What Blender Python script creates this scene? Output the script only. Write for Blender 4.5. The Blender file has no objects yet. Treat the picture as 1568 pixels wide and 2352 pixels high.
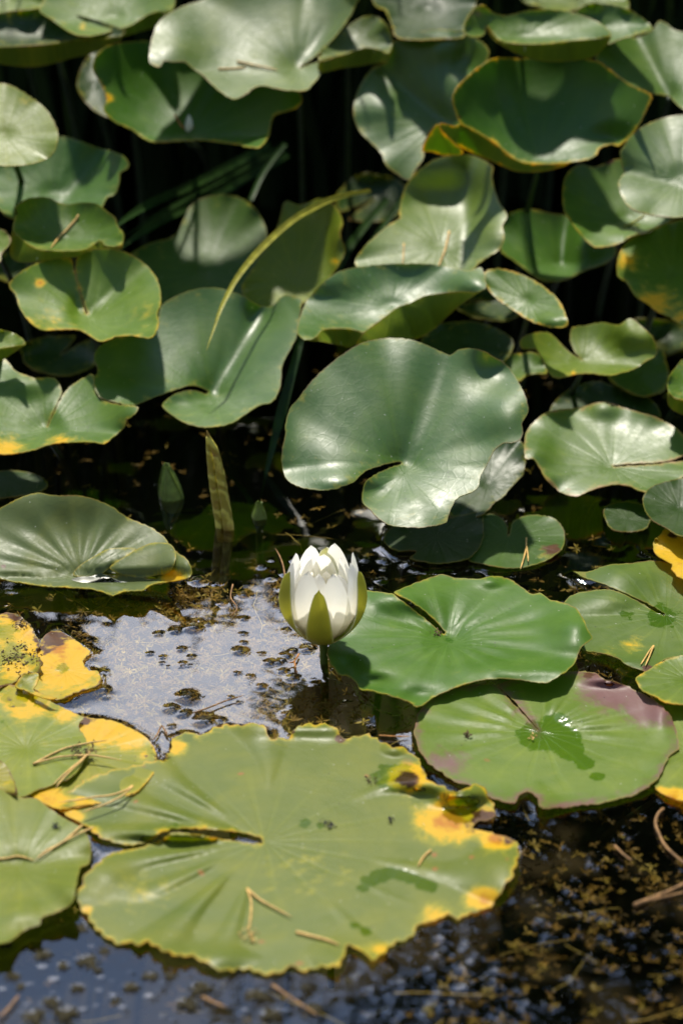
import bpy, math, random
import numpy as np
from mathutils import Vector, Matrix, geometry, kdtree
random.seed(7); rng = np.random.default_rng(7)
R = math.radians
S = bpy.context.scene
C = S.collection

# ------------------------------------------------------------------ camera
CAM_H, PITCH, FOC = 0.87, R(27.0), 85.0
PW, PH = 1568.0, 2352.0            # pixel frame used for measuring directions
cam_d = bpy.data.cameras.new('camera'); cam = bpy.data.objects.new('camera', cam_d); C.objects.link(cam)
cam.location = (0, 0, CAM_H); cam.rotation_euler = (math.pi/2 - PITCH, 0, 0)
cam_d.sensor_fit = 'VERTICAL'; cam_d.sensor_height = 36.0; cam_d.lens = FOC
cam_d.clip_start = 0.05; cam_d.clip_end = 500
cam_d.dof.use_dof = True; cam_d.dof.focus_distance = 1.74; cam_d.dof.aperture_fstop = 5.0
S.camera = cam

# ------------------------------------------------------------------ sky and sun
SUN_EL, SUN_AZ = R(62), R(-6)
w = bpy.data.worlds.new('World'); S.world = w; w.use_nodes = True
nt = w.node_tree; nt.nodes.clear()
def N(t, ty, **k):
    n = t.nodes.new(ty)
    for a, b in k.items(): setattr(n, a, b)
    return n
out = N(nt, 'ShaderNodeOutputWorld'); bg = N(nt, 'ShaderNodeBackground'); bg.inputs[1].default_value = 0.15
sky = N(nt, 'ShaderNodeTexSky', sky_type='NISHITA', sun_disc=False, sun_elevation=SUN_EL, sun_rotation=SUN_AZ)
sky.dust_density = 0.3
tc = N(nt, 'ShaderNodeTexCoord'); sep = N(nt, 'ShaderNodeSeparateXYZ'); nt.links.new(tc.outputs['Generated'], sep.inputs[0])
zc = N(nt, 'ShaderNodeMath', operation='MAXIMUM'); zc.inputs[1].default_value = 0.08; nt.links.new(sep.outputs[2], zc.inputs[0])
dx = N(nt, 'ShaderNodeMath', operation='DIVIDE'); dy = N(nt, 'ShaderNodeMath', operation='DIVIDE')
nt.links.new(sep.outputs[0], dx.inputs[0]); nt.links.new(zc.outputs[0], dx.inputs[1])
nt.links.new(sep.outputs[1], dy.inputs[0]); nt.links.new(zc.outputs[0], dy.inputs[1])
cx = N(nt, 'ShaderNodeCombineXYZ'); nt.links.new(dx.outputs[0], cx.inputs[0]); nt.links.new(dy.outputs[0], cx.inputs[1])
cn = N(nt, 'ShaderNodeTexNoise'); cn.inputs['Scale'].default_value = 0.9; cn.inputs['Detail'].default_value = 6; cn.inputs['Roughness'].default_value = 0.55
nt.links.new(cx.outputs[0], cn.inputs['Vector'])
cr = N(nt, 'ShaderNodeMapRange'); cr.inputs[1].default_value = 0.40; cr.inputs[2].default_value = 0.62; cr.interpolation_type = 'SMOOTHSTEP'
cb = N(nt, 'ShaderNodeMath', operation='MULTIPLY_ADD'); cb.inputs[1].default_value = -3.0; cb.inputs[2].default_value = 1.66   # cloud thickens towards the horizon
nt.links.new(zc.outputs[0], cb.inputs[0])
ca = N(nt, 'ShaderNodeMath', operation='ADD'); nt.links.new(cb.outputs[0], ca.inputs[0]); nt.links.new(cn.outputs[0], ca.inputs[1])
nt.links.new(ca.outputs[0], cr.inputs[0])
# thin cloud glows towards the sun and is greyer away from it
dt = N(nt, 'ShaderNodeVectorMath', operation='DOT_PRODUCT'); nt.links.new(tc.outputs['Generated'], dt.inputs[0])
dt.inputs[1].default_value = (math.sin(SUN_AZ)*math.cos(SUN_EL), math.cos(SUN_AZ)*math.cos(SUN_EL), math.sin(SUN_EL))
dp = N(nt, 'ShaderNodeMath', operation='MAXIMUM'); dp.inputs[1].default_value = 0.0; nt.links.new(dt.outputs['Value'], dp.inputs[0])
d3 = N(nt, 'ShaderNodeMath', operation='POWER'); d3.inputs[1].default_value = 3.0; nt.links.new(dp.outputs[0], d3.inputs[0])
d4 = N(nt, 'ShaderNodeMath', operation='MULTIPLY_ADD'); d4.inputs[1].default_value = 20.0; d4.inputs[2].default_value = 1.2; nt.links.new(d3.outputs[0], d4.inputs[0])
cc = N(nt, 'ShaderNodeMix', data_type='RGBA', blend_type='MULTIPLY'); cc.inputs[0].default_value = 1.0; cc.inputs[7].default_value = (0.95, 0.99, 1.14, 1)
nt.links.new(d4.outputs[0], cc.inputs[6])
cm = N(nt, 'ShaderNodeMix', data_type='RGBA'); nt.links.new(cc.outputs[2], cm.inputs[7])
nt.links.new(cr.outputs[0], cm.inputs[0]); nt.links.new(sky.outputs[0], cm.inputs[6])
nt.links.new(cm.outputs[2], bg.inputs[0]); nt.links.new(bg.outputs[0], out.inputs[0])
sd = bpy.data.lights.new('sun', 'SUN'); sd.energy = 4.3; sd.angle = R(2.6); sd.color = (1.0, 0.94, 0.82)
sun = bpy.data.objects.new('sun', sd); C.objects.link(sun)
sdir = Vector((math.sin(SUN_AZ)*math.cos(SUN_EL), math.cos(SUN_AZ)*math.cos(SUN_EL), math.sin(SUN_EL)))
sun.rotation_euler = (-sdir).to_track_quat('-Z', 'Y').to_euler(); sun.location = sdir*5
S.view_settings.view_transform = 'Standard'; S.view_settings.look = 'None'
S.view_settings.exposure = 0.50; S.view_settings.gamma = 1.0
S.render.engine = 'CYCLES'; S.cycles.use_denoising = True; S.cycles.max_bounces = 5; S.cycles.use_adaptive_sampling = True; S.cycles.adaptive_threshold = .015
S.cycles.transparent_max_bounces = 12; S.cycles.sample_clamp_indirect = 4.0

# ------------------------------------------------------------------ measuring helpers
cp, sp_ = math.cos(PITCH), math.sin(PITCH)
FWD = np.array([0, cp, -sp_]); UPV = np.array([0, sp_, cp]); RGT = np.array([1.0, 0, 0]); CAM = np.array([0, 0, CAM_H])
def rays(p):
    p = np.atleast_2d(np.asarray(p, float))
    k = 36.0/FOC/PH
    d = FWD[None] + ((p[:, 0:1]-PW/2)*k)*RGT[None] + ((PH/2-p[:, 1:2])*k)*UPV[None]
    return d/np.linalg.norm(d, axis=1, keepdims=True)
def at_z(px, py, z=0.0):
    d = rays((px, py))[0]; return CAM + d*((z-CAM_H)/d[2])
def at_y(px, py, Y):
    d = rays((px, py))[0]; return CAM + d*(Y/d[1])
PXM = 36.0/FOC/PH                   # metres per pixel per metre of distance

def spline(pts, step=6.0, closed=True):
    P, corner = [], []
    for s in pts.split():
        c = s.endswith('!'); x, y = s.rstrip('!').split(',')
        P.append((float(x), float(y))); corner.append(c)
    P = np.array(P); n = len(P); o = []
    for i in range(n if closed else n-1):
        p1, p2 = P[i], P[(i+1) % n]
        p0 = p1 if corner[i] or (not closed and i == 0) else P[i-1]
        p3 = p2 if corner[(i+1) % n] or (not closed and i == n-2) else P[(i+2) % n]
        L = np.linalg.norm(p2-p1); m = max(1, int(round(L/step)))
        def lim(v): # keep tangents from overshooting
            l = np.linalg.norm(v); return v if l < 1e-9 else v*min(1, 1.1*L/l)
        t1, t2 = lim((p2-p0)*.5), lim((p3-p1)*.5)
        for k in range(m):
            t = k/m; t2_, t3 = t*t, t*t*t
            o.append((2*t3-3*t2_+1)*p1 + (t3-2*t2_+t)*t1 + (-2*t3+3*t2_)*p2 + (t3-t2_)*t2)
    if not closed: o.append(P[-1])
    return np.array(o)

def seg_dist(p, poly, closed=True):
    a = poly; b = np.roll(poly, -1, 0) if closed else None
    if not closed: a, b = poly[:-1], poly[1:]
    best = np.full(len(p), 1e9); bi = np.zeros((len(p), 2))
    for q0, q1 in zip(a, b):
        v = q1-q0; L = (v*v).sum()+1e-9
        t = np.clip(((p-q0)@v)/L, 0, 1)[:, None]; q = q0+t*v
        d = np.hypot(*(p-q).T); m = d < best; best[m] = d[m]; bi[m] = q[m]
    return best, bi
def inside(p, poly):
    r = np.zeros(len(p), bool); a = poly; b = np.roll(poly, -1, 0)
    for (x0, y0), (x1, y1) in zip(a, b):
        if y0 == y1: continue
        c = ((y0 > p[:, 1]) != (y1 > p[:, 1])) & (p[:, 0] < (x1-x0)*(p[:, 1]-y0)/(y1-y0)+x0); r ^= c
    return r

def fill(poly, step):
    lo, hi = poly.min(0), poly.max(0)
    gx = np.arange(lo[0], hi[0], step); gy = np.arange(lo[1], hi[1], step*.8)
    g = np.stack(np.meshgrid(gx, gy), -1); g[1::2, :, 0] += step*.5; g = g.reshape(-1, 2)
    g = g + rng.uniform(-.15, .15, g.shape)*step
    g = g[inside(g, poly)]
    if len(g):
        d, _ = seg_dist(g, poly); g = g[d > step*.45]
    V = [Vector(v) for v in np.vstack([poly, g])]; n = len(poly)
    r = geometry.delaunay_2d_cdt(V, [], [list(range(n))], 1, 1e-4)
    v = np.array([tuple(q) for q in r[0]]); f = np.array([t for t in r[2] if len(t) == 3])
    c = v[f].mean(1); ok = inside(c, poly); f = f[ok]
    return v, f

def vnormals(v, f):
    n = np.zeros_like(v); fn = np.cross(v[f[:, 1]]-v[f[:, 0]], v[f[:, 2]]-v[f[:, 0]])
    for k in range(3): np.add.at(n, f[:, k], fn)
    l = np.linalg.norm(n, axis=1, keepdims=True); return n/np.maximum(l, 1e-12)

def mesh_obj(name, v, f, mats, parent=None, attrs=None, mi=None, smooth=True):
    me = bpy.data.meshes.new(name)
    f = np.asarray(f)
    if f.ndim == 2:
        k = f.shape[1]
        me.vertices.add(len(v)); me.vertices.foreach_set('co', np.asarray(v, np.float32).ravel())
        me.loops.add(f.size); me.loops.foreach_set('vertex_index', f.astype(np.int32).ravel())
        me.polygons.add(len(f)); me.polygons.foreach_set('loop_start', np.arange(len(f), dtype=np.int32)*k)
        me.update(calc_edges=True)
    else:
        me.from_pydata([tuple(q) for q in v], [], [tuple(q) for q in f])
    for m in (mats if isinstance(mats, (list, tuple)) else [mats]): me.materials.append(m)
    if mi is not None: me.polygons.foreach_set('material_index', np.asarray(mi, np.int32))
    if smooth: me.polygons.foreach_set('use_smooth', np.ones(len(me.polygons), bool))
    for a, d in (attrs or {}).items():
        d = np.asarray(d, np.float32)
        if d.ndim == 1: me.attributes.new(a, 'FLOAT', 'POINT').data.foreach_set('value', d)
        else: me.attributes.new(a, 'FLOAT_VECTOR', 'POINT').data.foreach_set('vector', d.ravel())
    me.validate(); me.update()
    o = bpy.data.objects.new(name, me); C.objects.link(o); o.parent = parent
    return o

def shell_data(v, f, th, attrs):
    """closed thin sheet: v,f is the upper face; returns verts, faces, material index, attributes"""
    n = vnormals(v, f); k = len(v)
    vv = np.vstack([v, v-n*th, v, v-n*th])
    ed = {}
    for t in f:
        for a, b in ((t[0], t[1]), (t[1], t[2]), (t[2], t[0])):
            if (b, a) in ed: ed.pop((b, a))
            else: ed[(a, b)] = 1
    rim = []
    for a, b in ed: rim += [(b+2*k, a+2*k, a+3*k), (b+2*k, a+3*k, b+3*k)]
    ff = np.vstack([f, f[:, ::-1]+k, np.array(rim, int).reshape(-1, 3)])
    mi = np.concatenate([np.zeros(len(f)), np.ones(len(f)), np.zeros(len(rim))])
    at = {a: np.concatenate([d, d, d, d]) for a, d in attrs.items()}
    use = np.unique(ff); mp = np.full(len(vv), -1); mp[use] = np.arange(len(use)); vv, ff = vv[use], mp[ff]; at = {a: d[use] for a, d in at.items()}
    return vv, ff, mi, at

def put(name, loc, label, cat, group=None):
    o = bpy.data.objects.new(name, None); C.objects.link(o); o.location = tuple(loc); o.empty_display_size = .02
    return tag(o, label, cat, group)
def tag(o, label=None, cat=None, group=None, kind=None):
    if label: o['label'] = label
    if cat: o['category'] = cat
    if group: o['group'] = group
    if kind: o['kind'] = kind
    return o

def tube_data(pts, rad, seg=8):
    pts = np.asarray(pts, float); n = len(pts); rad = np.broadcast_to(np.asarray(rad, float), (n,))
    tg = np.gradient(pts, axis=0); tg /= np.linalg.norm(tg, axis=1, keepdims=True)+1e-12
    ref = np.array([0.31, 0.2, 0.93]);
    if abs(tg[0]@ref)/np.linalg.norm(ref) > .95: ref = np.array([1.0, .1, 0])
    v, f = [], []
    for i in range(n):
        a = np.cross(tg[i], ref); a /= np.linalg.norm(a); b = np.cross(tg[i], a)
        for k in range(seg):
            t = 2*math.pi*k/seg; v.append(pts[i]+rad[i]*(math.cos(t)*a+math.sin(t)*b))
    for i in range(n-1):
        for k in range(seg):
            f.append((i*seg+k, i*seg+(k+1) % seg, (i+1)*seg+(k+1) % seg, (i+1)*seg+k))
    f.append(tuple(range(seg-1, -1, -1))); f.append(tuple(range((n-1)*seg, n*seg)))
    return v, f
def bez(p0, p1, p2, p3, n=14):
    t = np.linspace(0, 1, n)[:, None]
    return (1-t)**3*p0+3*(1-t)**2*t*p1+3*(1-t)*t*t*p2+t**3*p3
def tube(name, pts, rad, mat, parent=None, seg=8):
    v, f = tube_data(pts, rad, seg)
    o = mesh_obj(name, np.array(v), np.array(f, dtype=object), mat, parent); return o

# ------------------------------------------------------------------ materials
def new_mat(name):
    m = bpy.data.materials.new(name); m.use_nodes = True; t = m.node_tree; t.nodes.clear()
    o = N(t, 'ShaderNodeOutputMaterial'); return m, t, o
class G:
    """tiny node-graph helper"""
    def __init__(s, t): s.t = t
    def lk(s, a, b):
        if isinstance(a, (int, float)): b.default_value = a
        elif isinstance(a, tuple): b.default_value = a if len(a) == len(b.default_value) else a+(1,)
        else: s.t.links.new(a, b)
    def m(s, op, a, b=0.0, c=0.0, clamp=False):
        n = N(s.t, 'ShaderNodeMath', operation=op, use_clamp=clamp)
        for q, i in zip((a, b, c), n.inputs): s.lk(q, i)
        return n.outputs[0]
    def mix(s, f, a, b, mode='MIX'):
        n = N(s.t, 'ShaderNodeMix', data_type='RGBA', blend_type=mode)
        s.lk(f, n.inputs[0]); s.lk(a, n.inputs[6]); s.lk(b, n.inputs[7]); return n.outputs[2]
    def mr(s, x, a, b, lo=0.0, hi=1.0):
        n = N(s.t, 'ShaderNodeMapRange', interpolation_type='SMOOTHSTEP')
        for q, i in zip((x, a, b, lo, hi), n.inputs): s.lk(q, i)
        return n.outputs[0]
    def attr(s, name, o='Fac'): 
        n = N(s.t, 'ShaderNodeAttribute', attribute_name=name); return n.outputs[o]
    def noise(s, vec, sc, det=4.0, ro=.55, dist=0.0):
        n = N(s.t, 'ShaderNodeTexNoise'); s.lk(vec, n.inputs['Vector']) if vec is not None else None
        n.inputs['Scale'].default_value = sc; n.inputs['Detail'].default_value = det; n.inputs['Roughness'].default_value = ro
        n.inputs['Distortion'].default_value = dist; return n.outputs[0]
    def vor(s, vec, sc, feat='F1', rnd=1.0):
        n = N(s.t, 'ShaderNodeTexVoronoi', feature=feat); s.lk(vec, n.inputs['Vector']); n.inputs['Scale'].default_value = sc
        n.inputs['Randomness'].default_value = rnd; return n

def leaf_material(name, under=False):
    m, t, o = new_mat(name); g = G(t)
    pos = N(t, 'ShaderNodeTexCoord').outputs['Object']
    luv = g.attr('luv', 'Vector'); s = N(t, 'ShaderNodeSeparateXYZ'); t.links.new(luv, s.inputs[0])
    oi = N(t, 'ShaderNodeObjectInfo')
    u, v, rr = s.outputs
    ang = g.m('ARCTAN2', v, u)
    wob = g.m('MULTIPLY', g.m('SUBTRACT', g.noise(luv, 14.0, 1.0), .5), .22)
    ang = g.m('ADD', ang, wob)
    n1 = g.noise(luv, 22.0, 3.0); n2 = g.noise(luv, 160.0, 2.0, .6); n3 = g.noise(luv, 9.0, 2.0)
    # radial veins: narrow light lines that thin out and fade to the margin
    cs = g.m('ABSOLUTE', g.m('COSINE', g.m('MULTIPLY', ang, 9.0)))
    wid = g.m('DIVIDE', 0.013, g.m('ADD', rr, 0.016))
    vein = g.mr(g.m('SUBTRACT', 1.0, cs), g.m('MULTIPLY', wid, 0.55), 0.0)
    vein = g.m('MULTIPLY', vein, g.mr(rr, 0.13, 0.01))
    side = g.vor(luv, 95.0, 'DISTANCE_TO_EDGE').outputs['Distance']
    net = g.mr(side, 0.09, 0.0)
    base = oi.outputs['Color']
    if under:
        base = g.mix(.8, base, (0.22, 0.29, 0.022))
    base = g.mix(g.mr(n1, .35, .75), base, g.mix(1.0, base, (1.35, 1.18, .9), 'MULTIPLY'))
    base = g.mix(g.mr(n3, .45, .75, 0, .6), base, g.mix(1.0, base, (.62, .78, .8), 'MULTIPLY'))
    base = g.mix(g.m('MULTIPLY', vein, .16), base, g.mix(1.0, base, (1.8, 1.6, 1.5), 'MULTIPLY'))
    base = g.mix(g.m('MULTIPLY', net, .12), base, g.mix(1.0, base, (.6, .7, .6), 'MULTIPLY'))
    ed = g.attr('edge')
    # yellowing, rot, purple tint, wetness
    ny = g.m('MULTIPLY', g.m('SUBTRACT', g.noise(luv, 85.0, 5.0, .7), .5), 1.5)
    yv = g.m('ADD', g.attr('yel'), g.m('MULTIPLY', ny, .8))
    base = g.mix(g.mr(yv, .16, .50, 0, .75), base, (0.34, 0.31, 0.02))
    base = g.mix(g.mr(yv, .38, .66), base, (0.58, 0.38, 0.006))
    base = g.mix(g.mr(yv, .85, 1.25, 0, .95), base, (0.44, 0.17, 0.004))
    pur = g.mr(g.m('ADD', g.attr('pur'), g.m('MULTIPLY', ny, .9)), .25, .9)
    base = g.mix(g.m('MULTIPLY', pur, .85), base, (0.20, 0.075, 0.095))
    brn = g.mr(g.m('ADD', g.attr('brn'), g.m('MULTIPLY', ny, .8)), .38, .62)
    base = g.mix(brn, base, g.mix(n2, (0.035, 0.014, 0.006), (0.14, 0.05, 0.012)))
    # small disease spots and pale specks of dust
    sp = g.vor(luv, 48.0); spm = g.m('MULTIPLY', g.mr(sp.outputs['Distance'], .16, .07), g.m('GREATER_THAN', N1(g, sp), .80))
    base = g.mix(g.m('MULTIPLY', spm, g.attr('spot')), base, g.mix(.5, (0.5, .22, .04), (0.12, .05, .02)))
    d1 = g.vor(luv, 210.0); dm = g.m('MULTIPLY', g.mr(d1.outputs['Distance'], .14, .06), g.m('GREATER_THAN', N1(g, d1), .90))
    base = g.mix(g.m('MULTIPLY', dm, .8), base, (0.55, .56, .5))
    d2 = g.vor(luv, 150.0); dk = g.m('MULTIPLY', g.mr(d2.outputs['Distance'], .15, .05), g.m('GREATER_THAN', N1(g, d2), .93))
    base = g.mix(g.m('MULTIPLY', dk, .8), base, (0.02, .015, .01))
    rim = g.mr(g.m('ADD', ed, g.m('MULTIPLY', ny, 5.0)), 3.2, .2)
    base = g.mix(g.m('MULTIPLY', rim, .45), base, g.mix(g.mr(n1, .45, .6), (0.32, 0.27, 0.04), (0.25, 0.10, 0.03)))
    wet = g.mr(g.m('ADD', g.attr('wet'), g.m('MULTIPLY', ny, .5)), .42, .5)
    base = g.mix(wet, base, g.mix(1.0, base, (.60, .78, .52), 'MULTIPLY'))
    rough = g.m('ADD', g.mr(n1, .3, .7, .38, .50), g.m('MULTIPLY', g.mr(n2, .35, .7), .08))
    rough = g.m('ADD', g.m('MULTIPLY', rough, g.m('SUBTRACT', 1.0, wet)), g.m('MULTIPLY', wet, .20))
    p = N(t, 'ShaderNodeBsdfPrincipled'); t.links.new(base, p.inputs['Base Color'])
    t.links.new(rough if not under else g.m('ADD', rough, .1), p.inputs['Roughness'])
    p.inputs['IOR'].default_value = 1.46
    if under: p.inputs['Specular IOR Level'].default_value = .3
    else: t.links.new(oi.outputs['Alpha'], p.inputs['Specular IOR Level'])      # waxier bloom on the leaves that stand clear of the water
    hgt = g.m('ADD', g.m('MULTIPLY', vein, -.3 if not under else 1.2), g.m('ADD', g.m('MULTIPLY', n1, 1.6), g.m('ADD', g.m('MULTIPLY', n2, .16), g.m('MULTIPLY', net, .10))))
    b = N(t, 'ShaderNodeBump'); b.inputs['Strength'].default_value = .32; b.inputs['Distance'].default_value = .0010
    t.links.new(hgt, b.inputs['Height']); t.links.new(b.outputs[0], p.inputs['Normal'])
    tr = N(t, 'ShaderNodeBsdfTranslucent'); t.links.new(g.mix(1.0, base, (2.6, 2.5, 1.0), 'MULTIPLY'), tr.inputs[0])
    mx = N(t, 'ShaderNodeMixShader'); mx.inputs[0].default_value = .30 if not under else .58
    t.links.new(p.outputs[0], mx.inputs[1]); t.links.new(tr.outputs[0], mx.inputs[2]); t.links.new(mx.outputs[0], o.inputs[0])
    return m
def N1(g, v):
    s = N(g.t, 'ShaderNodeSeparateColor'); g.t.links.new(v.outputs['Color'], s.inputs[0]); return s.outputs[0]

M = {}
M['top'] = leaf_material('lily_leaf_upper'); M['under'] = leaf_material('lily_leaf_under', True)

def simple(name, col, rough=.5, spec=.5, var=.3, scale=60., tr=0., trcol=None, bump=.3, dark=None):
    m, t, o = new_mat(name); g = G(t)
    pos = N(t, 'ShaderNodeTexCoord').outputs['Object']
    n = g.noise(pos, scale, 5.0); 
    d = dark or tuple(c*(1-var) for c in col)
    base = g.mix(g.mr(n, .35, .68), d, tuple(min(1, c*(1+var)) for c in col))
    p = N(t, 'ShaderNodeBsdfPrincipled'); t.links.new(base, p.inputs['Base Color'])
    p.inputs['Roughness'].default_value = rough; p.inputs['Specular IOR Level'].default_value = spec
    b = N(t, 'ShaderNodeBump'); b.inputs['Strength'].default_value = bump; b.inputs['Distance'].default_value = .001
    t.links.new(n, b.inputs['Height']); t.links.new(b.outputs[0], p.inputs['Normal'])
    if tr:
        q = N(t, 'ShaderNodeBsdfTranslucent'); g.lk(trcol or col, q.inputs[0])
        mx = N(t, 'ShaderNodeMixShader'); mx.inputs[0].default_value = tr
        t.links.new(p.outputs[0], mx.inputs[1]); t.links.new(q.outputs[0], mx.inputs[2]); t.links.new(mx.outputs[0], o.inputs[0])
    else: t.links.new(p.outputs[0], o.inputs[0])
    return m
M['stalk'] = simple('lily_stalk', (0.016, 0.032, 0.008), .4, .5, .3, 90)
M['stalk_brown'] = simple('old_stalk', (0.10, 0.07, 0.03), .5, .4, .3, 90)
M['grass_yellow'] = simple('yellowing_blade', (0.46, 0.44, 0.05), .5, .4, .25, 120, .4, (.7, .65, .08))
M['grass_green'] = simple('green_blade', (0.022, 0.060, 0.008), .5, .3, .3, 60, .25, (.06, .12, .012))
M['needle'] = simple('dry_needle', (0.60, 0.38, 0.11), .5, .4, .25, 200)
M['needle_red'] = simple('orange_needle', (0.42, 0.17, 0.03), .5, .4, .3, 200)
M['twig'] = simple('pond_twig', (0.26, 0.14, 0.05), .6, .3, .4, 150)
M['mud'] = simple('pond_mud', (0.018, 0.014, 0.008), .9, .2, .5, 12, bump=.8)
M['bark'] = simple('bark', (0.06, 0.045, 0.03), .9, .2, .4, 20, bump=1.)
M['crown'] = simple('crown_leaf', (0.04, 0.075, 0.018), .7, .2, .4, 3, .15, (.08, .13, .02))
M['reed'] = simple('reed_leaf', (0.014, 0.028, 0.007), .8, .1, .4, 6, .1, (.025, .045, .008))
M['bank'] = simple('bank_soil', (0.05, 0.055, 0.02), .95, .1, .5, 8, bump=1.)
M['debris'] = simple('dead_flakes', (0.11, 0.075, 0.035), .8, .2, .6, 300)
M['fly'] = simple('dark_insect', (0.02, 0.018, 0.02), .4, .5, .3, 300)

def weed_material():
    m, t, o = new_mat('submerged_weed'); g = G(t)
    r = g.attr('rnd')
    n = N(t, 'ShaderNodeValToRGB'); t.links.new(r, n.inputs[0])
    e = n.color_ramp.elements; e[0].color = (0.05, 0.035, 0.008, 1); e[1].color = (0.74, 0.58, 0.18, 1)
    k = n.color_ramp.elements.new(.45); k.color = (0.36, 0.23, 0.05, 1); k = n.color_ramp.elements.new(.75); k.color = (0.36, 0.31, 0.06, 1)
    p = N(t, 'ShaderNodeBsdfPrincipled'); t.links.new(n.outputs[0], p.inputs[0]); p.inputs['Roughness'].default_value = .6
    q = N(t, 'ShaderNodeBsdfTranslucent'); t.links.new(n.outputs[0], q.inputs[0])
    mx = N(t, 'ShaderNodeMixShader'); mx.inputs[0].default_value = .35
    t.links.new(p.outputs[0], mx.inputs[1]); t.links.new(q.outputs[0], mx.inputs[2]); t.links.new(mx.outputs[0], o.inputs[0])
    return m
M['weed'] = weed_material()
M['tuft'] = simple('wet_weed_tip', (0.030, 0.024, 0.006), .65, .2, .5, 400)

def water_material():
    m, t, o = new_mat('pond_water'); g = G(t)
    pos = N(t, 'ShaderNodeTexCoord').outputs['Object']
    f = N(t, 'ShaderNodeFresnel'); f.inputs[0].default_value = 1.88      # a thin biofilm lies on the still water
    b = N(t, 'ShaderNodeBump'); b.inputs['Strength'].default_value = .10; b.inputs['Distance'].default_value = .002
    t.links.new(g.noise(pos, 28.0, 2.0), b.inputs['Height'])
    gl = N(t, 'ShaderNodeBsdfGlossy'); gl.inputs['Roughness'].default_value = .03; t.links.new(b.outputs[0], gl.inputs['Normal'])
    gl.inputs[0].default_value = (1, 1, 1, 1)
    t.links.new(b.outputs[0], f.inputs['Normal'])
    tr = N(t, 'ShaderNodeBsdfTransparent'); tr.inputs[0].default_value = (.86, .82, .66, 1)
    mx = N(t, 'ShaderNodeMixShader'); t.links.new(f.outputs[0], mx.inputs[0])
    t.links.new(tr.outputs[0], mx.inputs[1]); t.links.new(gl.outputs[0], mx.inputs[2]); t.links.new(mx.outputs[0], o.inputs[0])
    return m
M['water'] = water_material()
def pool_material():
    m, t, o = new_mat('rain_pool'); g = G(t)
    f = N(t, 'ShaderNodeFresnel'); f.inputs[0].default_value = 1.7
    gl = N(t, 'ShaderNodeBsdfGlossy'); gl.inputs['Roughness'].default_value = .03
    tr = N(t, 'ShaderNodeBsdfTransparent'); tr.inputs[0].default_value = (.9, .9, .85, 1)
    mx = N(t, 'ShaderNodeMixShader'); t.links.new(f.outputs[0], mx.inputs[0])
    t.links.new(tr.outputs[0], mx.inputs[1]); t.links.new(gl.outputs[0], mx.inputs[2]); t.links.new(mx.outputs[0], o.inputs[0])
    return m
M['pool'] = pool_material()

def petal_material(name, inner, sepal=False):
    m, t, o = new_mat(name); g = G(t)
    s, tt = g.attr('ps'), g.attr('pt')
    lines = g.mr(g.m('ABSOLUTE', g.m('SINE', g.m('MULTIPLY', tt, 26.0))), .0, 1.0)
    if sepal and not inner:
        base = g.mix(g.mr(s, 0.0, .6), (0.36, 0.29, 0.04), (0.27, 0.29, 0.035))
        base = g.mix(g.m('MULTIPLY', lines, .25), base, (0.10, .12, .015))
        base = g.mix(g.mr(g.m('ABSOLUTE', tt), .80, .97), base, (0.62, .62, .36))
        base = g.mix(g.mr(s, .95, 1.0, 0, .8), base, (.05, .06, .015)); trc, fac = (0.62, 0.60, 0.06), .55
    else:
        base = g.mix(g.mr(s, 0.05, .75), (0.84, 0.70, 0.26), (0.95, 0.94, 0.88))
        base = g.mix(g.m('MULTIPLY', lines, .10), base, (0.70, .70, .55))
        if not inner: base = g.mix(g.mr(s, .5, .0, 0, .55), base, (0.45, .42, .08))
        trc, fac = (0.97, 0.95, 0.86), .62
    p = N(t, 'ShaderNodeBsdfPrincipled'); t.links.new(base, p.inputs[0]); p.inputs['Roughness'].default_value = .5
    p.inputs['Specular IOR Level'].default_value = .3
    b = N(t, 'ShaderNodeBump'); b.inputs['Strength'].default_value = .15; b.inputs['Distance'].default_value = .0004
    t.links.new(lines, b.inputs['Height']); t.links.new(b.outputs[0], p.inputs['Normal'])
    q = N(t, 'ShaderNodeBsdfTranslucent'); q.inputs[0].default_value = trc+(1,)
    mx = N(t, 'ShaderNodeMixShader'); mx.inputs[0].default_value = fac
    t.links.new(p.outputs[0], mx.inputs[1]); t.links.new(q.outputs[0], mx.inputs[2]); t.links.new(mx.outputs[0], o.inputs[0])
    return m
M['petal_in'] = petal_material('petal_inner', True); M['petal_out'] = petal_material('petal_outer', False)
M['sepal_in'] = petal_material('sepal_inner', True, True); M['sepal_out'] = petal_material('sepal_outer', False, True)
M['stamen'] = simple('stamen', (0.75, 0.50, 0.06), .5, .3, .2, 300, .3, (.8, .6, .1))
def roll_material():
    m, t, o = new_mat('rolled_young_leaf'); g = G(t)
    pos = N(t, 'ShaderNodeTexCoord').outputs['Object']
    wv = N(t, 'ShaderNodeTexWave', wave_type='BANDS', bands_direction='DIAGONAL'); wv.inputs['Scale'].default_value = 45; wv.inputs['Distortion'].default_value = 9.0
    wv.inputs['Detail'].default_value = 3; t.links.new(pos, wv.inputs['Vector'])
    base = g.mix(g.mr(wv.outputs[1], .3, .9), (0.34, 0.28, 0.03), (0.60, 0.54, 0.09))
    base = g.mix(g.mr(g.noise(pos, 90.0), .5, .7, 0, .6), base, (.24, .10, .02))
    p = N(t, 'ShaderNodeBsdfPrincipled'); t.links.new(base, p.inputs[0]); p.inputs['Roughness'].default_value = .42
    b = N(t, 'ShaderNodeBump'); b.inputs['Strength'].default_value = .6; b.inputs['Distance'].default_value = .001
    t.links.new(wv.outputs[1], b.inputs['Height']); t.links.new(b.outputs[0], p.inputs['Normal']); t.links.new(p.outputs[0], o.inputs[0])
    return m
M['roll'] = roll_material()
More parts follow.
